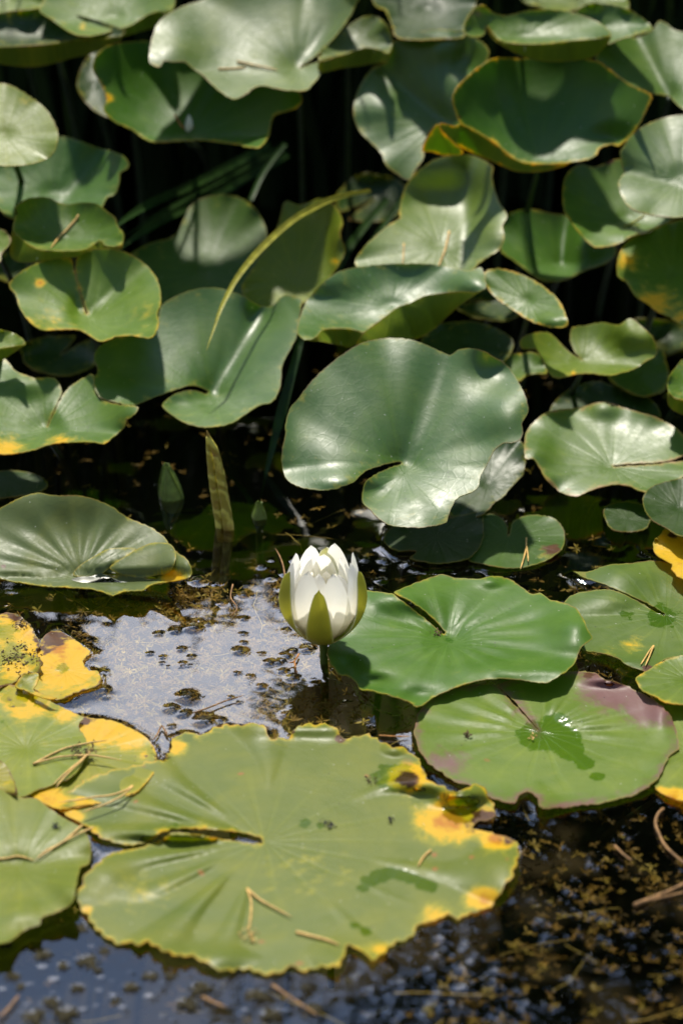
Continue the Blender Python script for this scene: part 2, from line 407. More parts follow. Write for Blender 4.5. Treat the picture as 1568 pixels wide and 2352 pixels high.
M['bud'] = simple('bud_sepal', (0.17, 0.25, 0.04), .4, .5, .25, 150, .2, (.2, .3, .04))

#@@LARGE
# ------------------------------------------------------------------ the setting: ground, banks, water
def ground():
    xs = np.concatenate([np.linspace(-40, -6, 12), np.linspace(-5, 5, 41), np.linspace(6, 40, 12)])
    ys = np.concatenate([np.linspace(-30, -2, 10), np.linspace(-1.5, 6, 61), np.linspace(7, 60, 16)])
    X, Y = np.meshgrid(xs, ys)
    def sm(a, b, x): t = np.clip((x-a)/(b-a), 0, 1); return t*t*(3-2*t)
    basin = sm(0.1, .8, Y)*(1-sm(2.75, 3.2, Y+.12*np.sin(X*1.7)))*sm(-4.6, -3.8, X)*(1-sm(3.8, 4.6, X))
    Z = .10 - .42*basin + .02*np.sin(X*3.1+Y*2.3)*np.cos(Y*4.1-X)*(1-basin)
    v = np.stack([X, Y, Z], -1).reshape(-1, 3); nx = len(xs); ny = len(ys)
    i = np.arange(nx*ny).reshape(ny, nx)
    f = np.stack([i[:-1, :-1], i[:-1, 1:], i[1:, 1:], i[1:, :-1]], -1).reshape(-1, 4)
    deep = (Z.ravel()[f].mean(1) < -.05).astype(int)
    o = mesh_obj('ground', v, f, [M['bank'], M['mud']], None, None, deep)
    tag(o, kind='structure'); return o
ground()

# ------------------------------------------------------------------ lily leaves
def arr(s): return np.array([[float(a) for a in q.split(',')] for q in s.split()])
SURF = {}; FLOAT_OUT = []
NAMES = dict(float=('lily_pad', 'lily pad', 'lily pads floating on the pond'),
             up=('lily_leaf', 'lily leaf', 'lily leaves standing above the water'))
class Surf: pass
def make_surface(L):
    s = Surf(); c = np.array(L['c'], float); s.c = c
    poly = spline(L['o'], L.get('step', 6.0)); s.poly = poly
    a, b = R(L.get('tilt', 0)), R(L.get('side', 0))
    n = np.array([math.sin(b), -math.sin(a)*math.cos(b), math.cos(a)*math.cos(b)]); s.n = n
    P0 = at_z(c[0], c[1], L['z']) if 'z' in L else at_y(c[0], c[1], L['Y'])
    s.P0 = P0
    lo, hi = poly.min(0), poly.max(0)
    rad = [max(c[0]-lo[0], 30), max(hi[0]-c[0], 30), max(c[1]-lo[1], 20), max(hi[1]-c[1], 20)]
    seed = sum(map(ord, L['id'])); ph = np.random.default_rng(seed).uniform(0, 6.28, 6)
    cup, ruf = L.get('cup', 0), L.get('ruf', 0); kf = L.get('k', 5)
    def height(p):
        d = p-c; ax = np.where(d[:, 0] < 0, rad[0], rad[1]); ay = np.where(d[:, 1] < 0, rad[2], rad[3])
        ex, ey = d[:, 0]/ax, d[:, 1]/ay; r = np.hypot(ex, ey); an = np.arctan2(ey, ex)
        h = cup*np.minimum(r, 1.3)**2 + ruf*np.minimum(r, 1.2)**4*(np.sin(kf*an+ph[0])+.6*np.sin((kf*2-1)*an+ph[1])+.35*np.sin((kf*3+1)*an+ph[2]))/1.4
        h = h - L.get('dim', .002)*np.exp(-(r/.14)**2)
        h = h + L.get('rib', .0002)*np.cos(17*an+ph[3])*np.exp(-((r-.45)/.35)**2)
        for (x, y, rx, ry, q) in L.get('bmp', ()): h = h + q*np.exp(-((p[:, 0]-x)/rx)**2-((p[:, 1]-y)/ry)**2)
        for (x0, y0, x1, y1, wd, q) in L.get('cre', ()):
            v = np.array([x1-x0, y1-y0]); ln = np.linalg.norm(v); v = v/ln; e = p-np.array([x0, y0])
            t = e@v; dd = np.abs(e@np.array([-v[1], v[0]])); dd = np.sqrt(dd*dd+(wd*.35)**2)-wd*.35
            fade = np.clip((t+wd)/wd, 0, 1)*np.clip((ln+2*wd-t)/wd, 0, 1)
            h = h-q*np.exp(-dd/wd)*fade
        return h
    mn = L.get('floor')
    def point(p):
        p = np.atleast_2d(np.asarray(p, float)); d = rays(p); h = height(p)
        if mn is not None: h = np.maximum(h, mn) if mn >= 0 else h
        t = (((P0-CAM)@n)+h)/(d@n)
        return CAM+d*t[:, None]
    s.point = point; s.height = height
    return s

def blob(p, L, key, edge):
    v = np.zeros(len(p))
    for (x, y, r, a) in L.get(key, ()):
        v = np.maximum(v, a*np.exp(-((p[:, 0]-x)/r)**2-((p[:, 1]-y)/(r*.65))**2))
    e = L.get(key+'_edge', (.24, 20) if key == 'yel' and L.get('kind', 'up') == 'up' else None)
    if e: v = np.maximum(v, e[0]*np.exp(-edge/e[1]))
    return v

def leaf(L):
    kind = L.get('kind', 'up'); nm, cat, grp = NAMES[kind]
    s = make_surface(L); SURF[L['id']] = s
    base = s.poly + rng.normal(0, L.get('jag', .5), s.poly.shape)
    if L.get('scal'):                                     # small scallops round the margin
        sl = np.cumsum(np.r_[0, np.linalg.norm(np.diff(s.poly, axis=0), axis=1)]); q = s.poly-s.c; d_ = np.linalg.norm(q, axis=1, keepdims=True)
        base = base + q/np.maximum(d_, 1)*(L['scal']*(np.sin(sl/5.3+2*np.sin(sl/31))+.6*np.sin(sl/11.7))*np.clip((d_[:, 0]-120)/80, 0, 1))[:, None]
    p2, f = fill(base, L.get('res', 9.0))
    P = s.point(p2)
    # orient so the upper face looks along +n
    fn = np.cross(P[f[:, 1]]-P[f[:, 0]], P[f[:, 2]]-P[f[:, 0]])
    fl = (fn@s.n) < 0; f[fl] = f[fl][:, ::-1]
    ex = np.cross(s.n, np.array([0, 1.0, 0])); ex = np.array([1.0, 0, 0]) if np.linalg.norm(ex) < 1e-6 else ex/np.linalg.norm(ex); ey = np.cross(s.n, ex)
    def attrs(P, p, poly):
        ed, _ = seg_dist(p, poly); q = P-s.P0
        lu = np.stack([q@ex, q@ey, np.linalg.norm(q, axis=1)], -1)
        off = np.array([0, 0, 0.0])
        return dict(luv=lu+off, edge=ed, yel=blob(p, L, 'yel', ed), brn=blob(p, L, 'brn', ed), pur=blob(p, L, 'pur', ed),
                    wet=blob(p, L, 'wet', ed), spot=np.full(len(p), L.get('spot', .0)))
    V, F, MI, AT = shell_data(P, f, L.get('th', .0007), attrs(P, p2, base))
    for fp in L.get('flaps', ()):
        fo = spline(fp['o'], 7.0); fold = spline(fp.get('fold', fp['o']), 5.0, False)
        q2, g = fill(fo, 9.0); d, near = seg_dist(q2, fold, False)
        if 'lift' in fp:                                  # a curled piece lying over its own leaf
            de, _ = seg_dist(q2, fo); near = q2; d = d*0
        Pn = s.point(near); dist = np.linalg.norm(Pn-CAM, axis=1)
        t = dist + fp.get('push', .6)*d*PXM*dist + fp.get('belly', 0.0)*np.sin(np.clip(d/max(d.max(), 1), 0, 1)*3.14)
        if 'lift' in fp: t = dist-fp['lift']-fp.get('bulge', .004)*(1-np.exp(-de/12))
        Q = CAM+rays(q2)*t[:, None]
        gn = np.cross(Q[g[:, 1]]-Q[g[:, 0]], Q[g[:, 2]]-Q[g[:, 0]]); face = Q[g[:, 0]]-CAM
        toward = (gn*face).sum(1) < 0                     # faces the camera
        und = fp.get('under', True)
        rev = toward if und else ~toward
        g[rev] = g[rev][:, ::-1]
        V2, F2, MI2, AT2 = shell_data(Q, g, L.get('th', .0007), attrs(Q, q2, fo))
        F = np.vstack([F, F2+len(V)]); V = np.vstack([V, V2]); MI = np.concatenate([MI, MI2])
        AT = {k: np.concatenate([AT[k], AT2[k]]) for k in AT}
    ctr = s.point(s.c[None])[0]
    foot = np.array(L['foot']) if 'foot' in L else np.array([ctr[0]*.95, ctr[1]+(L.get('back', .17) if kind == 'up' else .34), -.30])
    root = put(nm, (ctr[0], ctr[1], 0.0), L['label'], cat, grp)
    o = mesh_obj('blade', V-np.array(root.location), F, [M['top'], M['under']], root, AT, MI)
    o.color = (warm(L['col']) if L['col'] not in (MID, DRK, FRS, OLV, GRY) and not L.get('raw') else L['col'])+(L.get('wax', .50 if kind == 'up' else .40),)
    st = bez(ctr-s.n*.0006, ctr-s.n*(.04 if kind == 'up' else .03), (np.array([foot[0], foot[1], ctr[2]-.08]) if kind == 'up' and 'foot' not in L else foot*.6+ctr*.4), foot, 16)-np.array(root.location)
    tube('stalk', st, np.linspace(.0022, .0034, 16)*L.get('stalk', 1.0), M['stalk'], root)
    if kind == 'float': FLOAT_OUT.append(s.point(s.poly))
    return root

MID = (0.066, 0.138, 0.005); DRK = (0.022, 0.056, 0.004); FRS = (0.115, 0.178, 0.006); OLV = (0.128, 0.165, 0.020); GRY = (0.080, 0.125, 0.026)  # DRK: green darkened to carry the shade of leaves low in the gaps
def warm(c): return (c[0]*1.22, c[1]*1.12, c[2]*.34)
LEAVES = [
# ---- pads lying on the water
dict(id='F1', kind='float', c=(606,1932), z=.003, floor=0, cup=.001, ruf=.0035, k=7, scal=3.2, rib=.0021, jag=.9, res=7, col=OLV, spot=.9, label='huge olive green lily pad with an orange rotting rim and deep notch',
 o='600,1924! 560,1913 500,1906 430,1902 388,1905 352,1925 330,1936 295,1940 262,1935 225,1918 190,1893 150,1870 128,1848 200,1790 300,1760 372,1742 395,1715 402,1690 440,1682 464,1690 485,1672 540,1664 590,1662 608,1668 618,1690 650,1699 668,1690 674,1674 700,1665 745,1662 768,1670 780,1690 800,1694 830,1690 850,1688 880,1705 900,1716 935,1720 958,1745 975,1775 992,1796 1015,1806 1045,1819 1068,1812 1088,1800 1108,1806 1124,1835 1138,1868 1120,1884 1092,1886 1090,1902 1140,1916 1182,1930 1189,1972 1178,2005 1160,2030 1150,2050 1128,2078 1096,2094 1070,2100 1050,2112 1030,2098 1010,2112 975,2118 950,2140 940,2152 900,2172 858,2204 844,2196 822,2178 800,2174 778,2216 740,2222 700,2228 668,2222 640,2232 602,2238 560,2222 520,2232 470,2210 430,2194 400,2194 370,2180 340,2163 318,2172 300,2164 262,2166 230,2140 204,2112 188,2086 177,2064 184,2036 206,2000 245,1966 290,1952 330,1946 368,1928 402,1913 450,1917 520,1928 580,1938 604,1936!',
 bmp=[(1060,1820,60,26,.012),(985,1800,70,22,.008),(430,1910,120,16,.007),(240,2010,60,30,.004),(905,1720,40,20,.006),(1150,1985,60,60,.006),(700,1672,120,18,.004),(500,2200,200,25,.003)],
 cre=[(606,1932,1110,1900,60,.003),(606,1932,940,2150,70,.002),(606,1932,640,2230,60,.002),(606,1932,480,1690,60,.002),(606,1932,860,1700,60,.002)],
 yel=[(1030,1885,74,1.25),(1110,1885,49,1.4),(940,1785,51,1.3),(1110,2065,45,1.15),(1030,1830,33,.7),(1140,1925,41,1.35),(405,1715,28,.9),(450,1690,16,.6),(660,1690,18,.9),(790,1690,21,.8),(870,2180,33,.7),(1000,2105,41,.75),(200,2090,16,.9),(150,1872,49,1.0),(215,1905,21,.6),(330,2050,98,.30),(700,1990,131,.22)], yel_edge=(.55,9),
 brn=[(935,1790,34,.95),(1115,1880,42,1.0),(1165,1928,26,.7),(1080,1900,26,.6),(672,1680,9,1.0),(782,1696,16,1.0),(1150,1925,26,.6),(975,1775,20,.6)], brn_edge=(.42,3.5),
 pur=[(630,1686,22,.9),(860,1790,22,.3),(940,1745,30,.5)],
 wet=[(905,1785,64,.85),(832,2040,30,.62),(850,2024,34,.66),(872,2012,36,.7),(895,2006,36,.75),(920,2008,36,.75),(945,2016,34,.75),(968,2027,32,.7),(990,2038,30,.66),(700,1890,30,.6),(735,1898,22,.6),(1060,1860,60,.8),(840,2140,24,.7),(815,2125,18,.65),(400,1900,26,.6)]),
dict(id='F2', scal=1.2, kind='float', c=(1239,1681), z=.004, floor=0, cup=.002, ruf=.0014, k=5, rib=.0007, jag=.7, res=7, col=(.095,.165,.040), spot=.5, label='lily pad with a purple freckled rim and wet dark centre under its neighbour',
 o='1139,1574! 1180,1560 1250,1548 1324,1541 1364,1546 1390,1560 1414,1566 1449,1581 1499,1606 1534,1636 1552,1681 1559,1716 1534,1738 1514,1781 1474,1816 1434,1831 1384,1843 1324,1850 1279,1855 1259,1858 1238,1851 1233,1832 1214,1819 1191,1826 1181,1844 1154,1841 1119,1828 1084,1806 1049,1796 1019,1778 984,1751 961,1721 952,1681 956,1646 972,1621 994,1600 1059,1575 1132,1568! 1178,1608 1210,1646 1238,1680!',
 bmp=[(1300,1660,150,60,.004),(1400,1560,60,14,.006),(1520,1640,30,40,.005),(1210,1640,30,50,-.003),(1240,1690,60,35,-.003),(1230,1850,40,10,.003)],
 cre=[(1239,1681,1420,1800,40,.003),(1239,1681,1540,1690,60,.002),(1239,1681,1100,1800,60,.002)],
 pur=[(1410,1575,90,1.3),(1490,1620,75,1.25),(1020,1750,60,.8),(960,1680,22,.7),(1540,1660,30,.8),(1270,1852,50,.5),(990,1610,30,.6)], pur_edge=(.72,22),
 brn=[(1350,1552,16,.8)], brn_edge=(.3,3), yel_edge=(.2,5),
 wet=[(1240,1690,64,.9),(1290,1700,56,.95),(1275,1660,44,.85),(1310,1728,40,.85),(1340,1752,32,.8),(1200,1686,34,.7),(1372,1784,26,.65)]),
dict(id='F3', scal=1.0, kind='float', c=(1026,1461), z=.013, floor=-1, cup=.003, ruf=.0022, k=5, rib=.0004, dim=.001, res=7, col=(.052,.135,.030), label='smooth bright green lily pad touching the flower stem',
 o='1023,1452! 985,1412 940,1380 905,1362 930,1348 965,1334 990,1326 1014,1319 1044,1327 1084,1329 1104,1329 1129,1323 1159,1326 1184,1338 1209,1358 1226,1364 1239,1361 1262,1377 1289,1382 1319,1396 1339,1421 1351,1450 1358,1467 1334,1488 1319,1521 1289,1549 1249,1568 1199,1562 1134,1559 1079,1568 1029,1586 994,1602 962,1623 939,1613 899,1598 854,1587 829,1583 812,1562 799,1551 784,1551 770,1538 757,1522 752,1500 760,1470 790,1420 815,1375 836,1357 870,1359 903,1364! 960,1408 1018,1456!',
 bmp=[(1320,1440,60,60,.010),(880,1375,120,40,.010),(960,1600,60,22,-.006),(1130,1335,30,14,.004),(1050,1330,30,14,-.002),(1200,1540,120,22,.006),(800,1540,40,30,-.007),(850,1570,60,20,-.008),(780,1480,50,60,-.003)],
 cre=[(1026,1461,1290,1560,50,.002),(1026,1461,1300,1400,60,.002),(840,1385,1020,1455,30,.003)], yel_edge=(.35,5), wet=[(1030,1470,24,.6)]),
dict(id='F10', kind='float', c=(1529,1413), z=.005, floor=0, cup=.002, ruf=.0015, k=4, jag=.6, col=(.070,.130,.048), label='dusty grey green lily pad with a wide notch and scraped pale scars',
 o='1526,1409! 1484,1385 1429,1360 1384,1341 1339,1326 1317,1312! 1349,1313 1394,1298 1444,1293 1494,1288 1534,1292 1580,1300 1680,1330 1740,1400 1720,1470 1640,1500 1568,1508 1534,1512 1504,1530 1486,1543 1469,1538 1439,1528 1419,1513 1384,1501 1339,1493 1318,1470 1300,1430 1292,1395 1300,1376 1320,1364 1349,1357 1399,1354 1434,1366 1474,1386 1504,1405 1524,1414!',
 bmp=[(1430,1320,90,40,.008),(1400,1380,80,30,.005),(1440,1520,50,14,.004)], cre=[(1529,1413,1340,1430,40,.003)],
 brn=[(1485,1535,18,.8)], brn_edge=(.4,4), yel=[(1450,1480,30,.5),(1400,1500,20,.4)], wet=[(1520,1415,70,.62),(1440,1412,40,.5)]),
dict(id='F12', kind='float', c=(1580,1560), z=.012, floor=-1, cup=.002, ruf=.001, col=(.085,.15,.045), label='smooth grey green lily pad with a tan rim lying over the dusty scarred pad',
 o='1460,1556 1484,1541 1512,1522 1568,1505 1640,1510 1690,1550 1690,1600 1640,1625 1568,1619 1524,1613 1509,1603 1474,1586 1464,1574', yel_edge=(.5,5), spot=.6),
dict(id='F13', kind='float', c=(1590,1730), z=.003, floor=0, cup=.001, ruf=.002, col=(.11,.17,.04), label='lily pad with a yellow orange tip tucked beside the purple freckled pad',
 o='1505,1640 1530,1618 1568,1612 1640,1640 1680,1720 1650,1800 1600,1835 1568,1840 1540,1832 1512,1818 1503,1800 1530,1740', yel=[(1545,1830,34,1.2),(1515,1815,20,.8)], brn_edge=(.35,4)),
dict(id='F14', kind='float', c=(1580,1275), z=.016, floor=-1, cup=.002, ruf=.002, col=(.55,.33,.02), label='deep yellow dying lily pad lying over the dusty scarred pad',
 o='1499,1251 1504,1236 1516,1228 1529,1211 1549,1221 1575,1232 1640,1240 1680,1290 1650,1340 1600,1345 1568,1330 1552,1322 1541,1306 1544,1296 1524,1286 1504,1271', yel=[(1580,1275,120,.9)], brn=[(1545,1228,18,.8)], brn_edge=(.3,4), spot=.8, jag=1.0),
dict(id='F4', kind='float', c=(60,1715), z=.0065, floor=-1, cup=.001, ruf=.0012, jag=.8, col=(.14,.19,.045), spot=.7, label='yellow green lily pad with dark stains crossed by pine needles',
 o='-110,1640 -60,1590 0,1577 38,1573 70,1578 105,1603 135,1620 165,1634 192,1648 181,1662 183,1674 195,1690 201,1712 199,1735 186,1760 165,1785 140,1796 120,1803 85,1815 48,1831 10,1822 -60,1815 -120,1760',
 yel=[(60,1610,80,.85),(150,1640,40,.8),(20,1600,50,.6),(100,1700,60,.25)], brn=[(25,1605,14,.5),(30,1622,9,.6)], brn_edge=(.45,3.5), wet=[(40,1600,60,.62),(90,1610,40,.6),(15,1655,40,.5),(130,1650,30,.45)]),
dict(id='F5', kind='float', c=(195,1730), z=.0035, floor=0, cup=.001, ruf=.0012, jag=.8, col=(.175,.20,.035), spot=1.0, label='golden edged round lily pad lying between the huge pad and open water',
 o='130,1640 160,1640 192,1646 220,1650 252,1653 290,1667 328,1687 350,1709 360,1735 355,1772 328,1807 305,1824 275,1836 225,1847 180,1853 135,1858 100,1845 72,1828 60,1800 90,1730',
 yel=[(230,1675,75,1.0),(300,1700,50,.8),(195,1660,34,1.0),(110,1835,50,1.1),(200,1850,40,.9),(280,1680,40,.7),(330,1735,26,.6),(260,1820,50,.4)], yel_edge=(.7,10), brn=[(196,1656,16,1.0),(215,1655,10,.6),(335,1738,8,.8)], brn_edge=(.45,3.5)),
dict(id='F6', kind='float', c=(40,1985), z=.008, floor=-1, cup=.0015, ruf=.002, col=(.12,.165,.06), label='grey green lily pad with a curled lip beside the huge olive pad',
 o='-140,1860 -60,1815 0,1810 40,1830 85,1834 105,1850 150,1880 190,1904 206,1930 210,1960 204,1985 186,1992 178,2020 172,2050 165,2075 130,2095 97,2107 92,2124 60,2135 30,2158 0,2166 -60,2160 -150,2100 -180,1980',
 bmp=[(170,2040,50,50,.008),(60,2100,60,30,.004)], cre=[(-100,1985,210,1985,40,.005)], brn_edge=(.25,3), pur_edge=(.3,6), yel_edge=(.3,5)),
dict(id='F7', kind='float', c=(-40,1785), z=.010, floor=-1, cup=.001, ruf=.001, col=(.19,.19,.05), label='pinkish yellow lily pad edge lying over the stained yellow green pad',
 o='-110,1740 -40,1735 0,1745 20,1766 35,1798 40,1826 20,1822 -40,1815 -110,1810', yel=[(20,1800,30,.5)], brn_edge=(.7,4)),
dict(id='F8', kind='float', c=(10,1500), z=.006, floor=0, cup=.001, ruf=.003, jag=1.4, col=(.17,.18,.03), spot=1.0, label='ragged orange and olive lily pad littered with dead weed scraps',
 o='-100,1440 -40,1418 0,1410 25,1406 50,1418 66,1430 83,1460 93,1480 85,1492 88,1508 98,1520 92,1536 97,1544 80,1546 63,1546 50,1552 30,1571 0,1578 -60,1580 -110,1540',
 yel=[(60,1450,60,1.0),(80,1490,40,.8),(20,1420,40,.8),(40,1540,50,.8),(10,1480,50,.5)], brn=[(40,1408,34,1.0),(88,1470,16,.8),(92,1515,12,.6),(40,1433,12,.7)], brn_edge=(.6,6), wet=[(30,1450,60,.55)]),
dict(id='F9', kind='float', c=(150,1540), z=.0025, floor=0, cup=.0005, ruf=.001, jag=1.2, col=(.30,.26,.03), spot=1.2, label='bright yellow dying lily pad with brown blotches partly under water',
 o='91,1480 98,1466 113,1453 134,1448 156,1460 176,1472 197,1487 209,1500 196,1512 193,1526 205,1538 228,1545 229,1572 194,1584 165,1596 136,1606 108,1598 81,1587 70,1570 80,1530',
 yel=[(150,1530,110,.95),(130,1490,60,1.2),(185,1490,40,1.1)], brn=[(120,1468,34,1.0),(150,1462,26,.7),(105,1490,26,.7),(140,1580,9,.6)], brn_edge=(.5,5), wet=[(145,1535,34,.6)]),
dict(id='F8b', kind='float', c=(45,1575), z=.012, floor=-1, tilt=6, cup=.002, ruf=.001, col=(.13,.16,.02), label='small folded olive leaf scrap between the ragged pad and yellow pad',
 o='36,1572 52,1552 70,1546 88,1547 87,1566 78,1585 98,1594 120,1600 132,1604 112,1605 85,1598 60,1586 40,1580', yel_edge=(.6,6), yel=[(60,1560,30,.4)]),
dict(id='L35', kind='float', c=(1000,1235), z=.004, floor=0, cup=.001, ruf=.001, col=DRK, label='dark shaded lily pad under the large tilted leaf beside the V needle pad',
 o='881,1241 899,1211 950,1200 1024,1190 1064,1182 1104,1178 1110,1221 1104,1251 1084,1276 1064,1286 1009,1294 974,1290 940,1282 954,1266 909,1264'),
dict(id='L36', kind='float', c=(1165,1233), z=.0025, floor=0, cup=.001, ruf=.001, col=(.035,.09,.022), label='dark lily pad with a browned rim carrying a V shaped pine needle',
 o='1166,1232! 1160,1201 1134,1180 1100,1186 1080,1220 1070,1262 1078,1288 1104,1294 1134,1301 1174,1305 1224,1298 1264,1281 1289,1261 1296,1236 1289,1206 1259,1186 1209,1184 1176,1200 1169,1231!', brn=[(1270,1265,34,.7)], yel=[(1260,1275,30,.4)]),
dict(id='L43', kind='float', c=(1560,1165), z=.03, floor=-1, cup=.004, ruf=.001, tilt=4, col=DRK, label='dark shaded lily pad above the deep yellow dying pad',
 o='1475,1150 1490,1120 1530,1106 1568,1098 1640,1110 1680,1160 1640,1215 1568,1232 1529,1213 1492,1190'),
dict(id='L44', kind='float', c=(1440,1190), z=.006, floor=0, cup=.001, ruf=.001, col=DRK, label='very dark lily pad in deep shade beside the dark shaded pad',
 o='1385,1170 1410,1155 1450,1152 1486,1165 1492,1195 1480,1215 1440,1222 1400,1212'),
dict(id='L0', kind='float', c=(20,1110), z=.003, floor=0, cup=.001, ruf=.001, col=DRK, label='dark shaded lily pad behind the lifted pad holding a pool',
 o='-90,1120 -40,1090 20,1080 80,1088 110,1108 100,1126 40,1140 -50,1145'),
# ---- lifted pad with rain pool
dict(id='F15', kind='up', wax=.35, c=(185,1318), z=.014, tilt=9, cup=.004, flaps=[dict(o='168,1320 183,1299 216,1278 249,1261 285,1258 313,1260 292,1276 266,1292 251,1306 226,1322 196,1326', lift=.002, bulge=.003, under=False),dict(o='392,1250 366,1246 345,1248 315,1261 288,1278 264,1293 252,1304 270,1318 300,1323 330,1327 362,1321 388,1316 402,1292 404,1268', lift=.004, bulge=.005, under=False)], ruf=.0015, k=4, rib=.0007, res=7, raw=1, col=(.105,.14,.045), foot=(-.17,1.66,-.3), label='pale ribbed lily pad lifted at the back holding a pool of rain water',
 o='-120,1300 -90,1220 -40,1185 0,1168 30,1151 60,1138 90,1132 120,1137 180,1138 220,1147 260,1165 290,1186 320,1200 350,1213 380,1236 393,1257 410,1270 428,1283 440,1304 440,1322 420,1331 380,1337 350,1343 326,1356 290,1358 260,1367 240,1361 210,1353 165,1350 100,1346 40,1337 0,1329 -70,1318',
 bmp=[(130,1110,260,95,.022),(420,1290,40,40,.010),(300,1330,110,20,-.004),(260,1360,30,10,-.004)], cre=[(-60,1330,380,1320,26,.004)], yel=[(400,1325,34,.9),(310,1180,40,.25)], yel_edge=(.4,4), pur=[(10,1300,8,.9)]),
# ---- leaves standing out of the water, nearest first
dict(id='L1', wax=1.0, c=(928,1062), Y=1.66, tilt=27, cup=.006, ruf=.006, k=4, res=8, col=(.045,.115,.034), foot=(.01,1.60,-.3), label='largest tilted lily leaf with a central crease and open notch',
 o='921,1061! 905,1061 874,1070 839,1082 812,1107 784,1118 770,1123 740,1126 710,1123 675,1113 655,1095 647,1065 648,1034 656,995 655,980 665,940 685,915 720,870 765,830 784,815 824,790 859,780 904,776 949,782 989,797 1019,810 1034,816 1049,805 1074,800 1104,805 1134,820 1164,840 1189,875 1209,920 1212,948 1199,970 1200,1000 1184,1015 1154,1019 1134,1035 1119,1065 1102,1095 1099,1115 1084,1130 1054,1141 1039,1160 1029,1185 1024,1200 994,1208 954,1212 904,1208 874,1195 849,1170 831,1150 839,1110 859,1091 904,1071 922,1066!',
 bmp=[(1170,960,60,80,.010),(800,1105,90,24,.008),(1150,860,70,50,-.012),(680,1000,60,110,-.006),(870,1120,60,40,-.014)],
 cre=[(928,1062,1034,815,70,.016),(928,1062,1180,1000,50,.004)]),
dict(id='L33', wax=0.85, c=(1404,1070), Y=1.74, tilt=8, cup=.006, ruf=.006, k=3, col=(.065,.135,.036), spot=.4, label='red rimmed lily leaf with a slit notch hovering just above water',
 o='1406,1068! 1459,1064 1509,1062 1544,1056 1572,1042 1578,1015 1560,990 1544,978 1504,957 1469,947 1429,935 1389,922 1364,926 1334,935 1284,940 1254,947 1229,965 1209,990 1203,1020 1206,1053 1224,1054 1236,1070 1254,1100 1279,1125 1304,1137 1326,1139 1359,1125 1404,1113 1439,1115 1479,1130 1514,1123 1544,1113 1572,1088 1580,1062 1544,1060 1509,1066 1459,1069 1408,1072!',
 bmp=[(1389,930,50,30,.008),(1230,1030,40,40,.008)], pur_edge=(.55,7), yel_edge=(.45,7)),
dict(id='L34', c=(1120,1110), Y=1.735, tilt=12, cup=.003, ruf=.003, col=DRK, label='dark wavy lily leaf behind the right edge of the creased leaf',
 o='1031,1188 1040,1120 1084,1060 1134,1020 1184,1008 1206,1030 1206,1061 1199,1091 1180,1111 1154,1141 1134,1156 1109,1181 1074,1191 1049,1188'),
dict(id='L2', wax=1.0, c=(490,903), Y=1.80, tilt=19, cup=.016, ruf=.006, k=3, res=8, col=(.05,.125,.034), label='broad bowl shaped lily leaf with the yellow grass tip resting over it',
 o='480,900! 460,889 435,886 400,896 360,910 320,927 300,931 270,925 235,915 220,895 216,870 225,850 217,820 230,795 262,778 300,765 345,760 362,735 374,700 415,675 460,662 500,661 530,669 560,680 585,697 605,703 625,702 645,682 665,679 692,690 684,750 680,775 665,805 648,840 645,880 635,910 620,925 595,931 565,950 535,970 500,979 465,981 430,973 395,953 373,932 382,918 405,904 440,896 472,905!',
 bmp=[(280,900,80,40,.006),(600,720,40,40,-.006),(430,930,60,25,-.008)], cre=[(490,903,610,700,50,.014),(490,903,620,920,60,.003)]),
dict(id='L4', c=(107,980), Y=1.745, tilt=13, cup=.014, ruf=.005, k=3, col=(.06,.135,.028), label='wavy lily leaf with a torn brown tip beside the dark water',
 o='108,980! 116,962 131,928 142,900 134,876 120,867 85,867 55,860 35,850 18,830 0,815 -60,800 -110,870 -110,980 -70,1040 0,1044 45,1040 90,1030 120,1019 175,1015 210,1015 240,1019 252,1010 282,985 292,966 310,951 318,935 300,932 270,928 235,918 220,900 215,860 195,866 165,885 145,906 125,946 110,978!',
 bmp=[(300,940,40,40,.008),(60,880,60,30,.006)], cre=[(107,980,0,1040,40,.004)], yel=[(10,1030,50,.7),(140,1016,34,.7),(290,970,20,.5)], yel_edge=(.4,6), brn=[(290,965,8,.7),(160,1016,14,.4)]),
dict(id='L5', c=(-10,790), Y=1.80, tilt=20, cup=.004, ruf=.002, col=FRS, label='small pale leaf edge with a yellow underside at the dark gap',
 o='0,757 30,764 54,779 57,792 30,795 0,800 -50,805 -70,780 -40,760', flaps=[dict(o='57,792 30,795 0,800 -50,805 -50,830 0,828 30,811', fold='57,792 30,795 0,800 -50,805', push=.5)]),
dict(id='L28', wax=0.95, c=(900,700), Y=1.87, tilt=16, cup=.012, ruf=.003, k=3, col=(.045,.12,.034), label='lily leaf with its bright yellow green underside folded up in front',
 o='683,765 685,740 700,700 720,670 750,642 784,621 834,612 900,606 980,606 1040,615 1075,622 1104,614 1114,640 1114,662 1094,671 1054,670 1004,675 974,680 939,697 914,705 884,727 854,750 832,764 809,756 784,754 742,757 725,775 700,781',
 bmp=[(1090,650,50,30,.012),(760,640,80,40,.008),(830,740,90,30,-.004)],
 flaps=[dict(o='1112,664 1094,672 1054,670 1004,675 974,680 939,697 914,705 884,727 854,750 834,765 818,792 854,790 904,786 954,778 999,752 1029,725 1064,696', fold='1112,664 1094,671 1054,670 1004,675 974,680 939,697 914,705 884,727 854,750 832,765', push=.55, belly=-.006),
        dict(o='742,757 784,754 809,756 832,764 826,785 804,798 784,794 740,786 708,782 725,775', fold='725,775 742,757 784,754 809,756 832,764', push=.5)]),
dict(id='L29', c=(1210,690), Y=1.87, tilt=24, side=-14, cup=.003, ruf=.001, col=(.065,.14,.03), label='small oval lily leaf with a thin red brown rim',
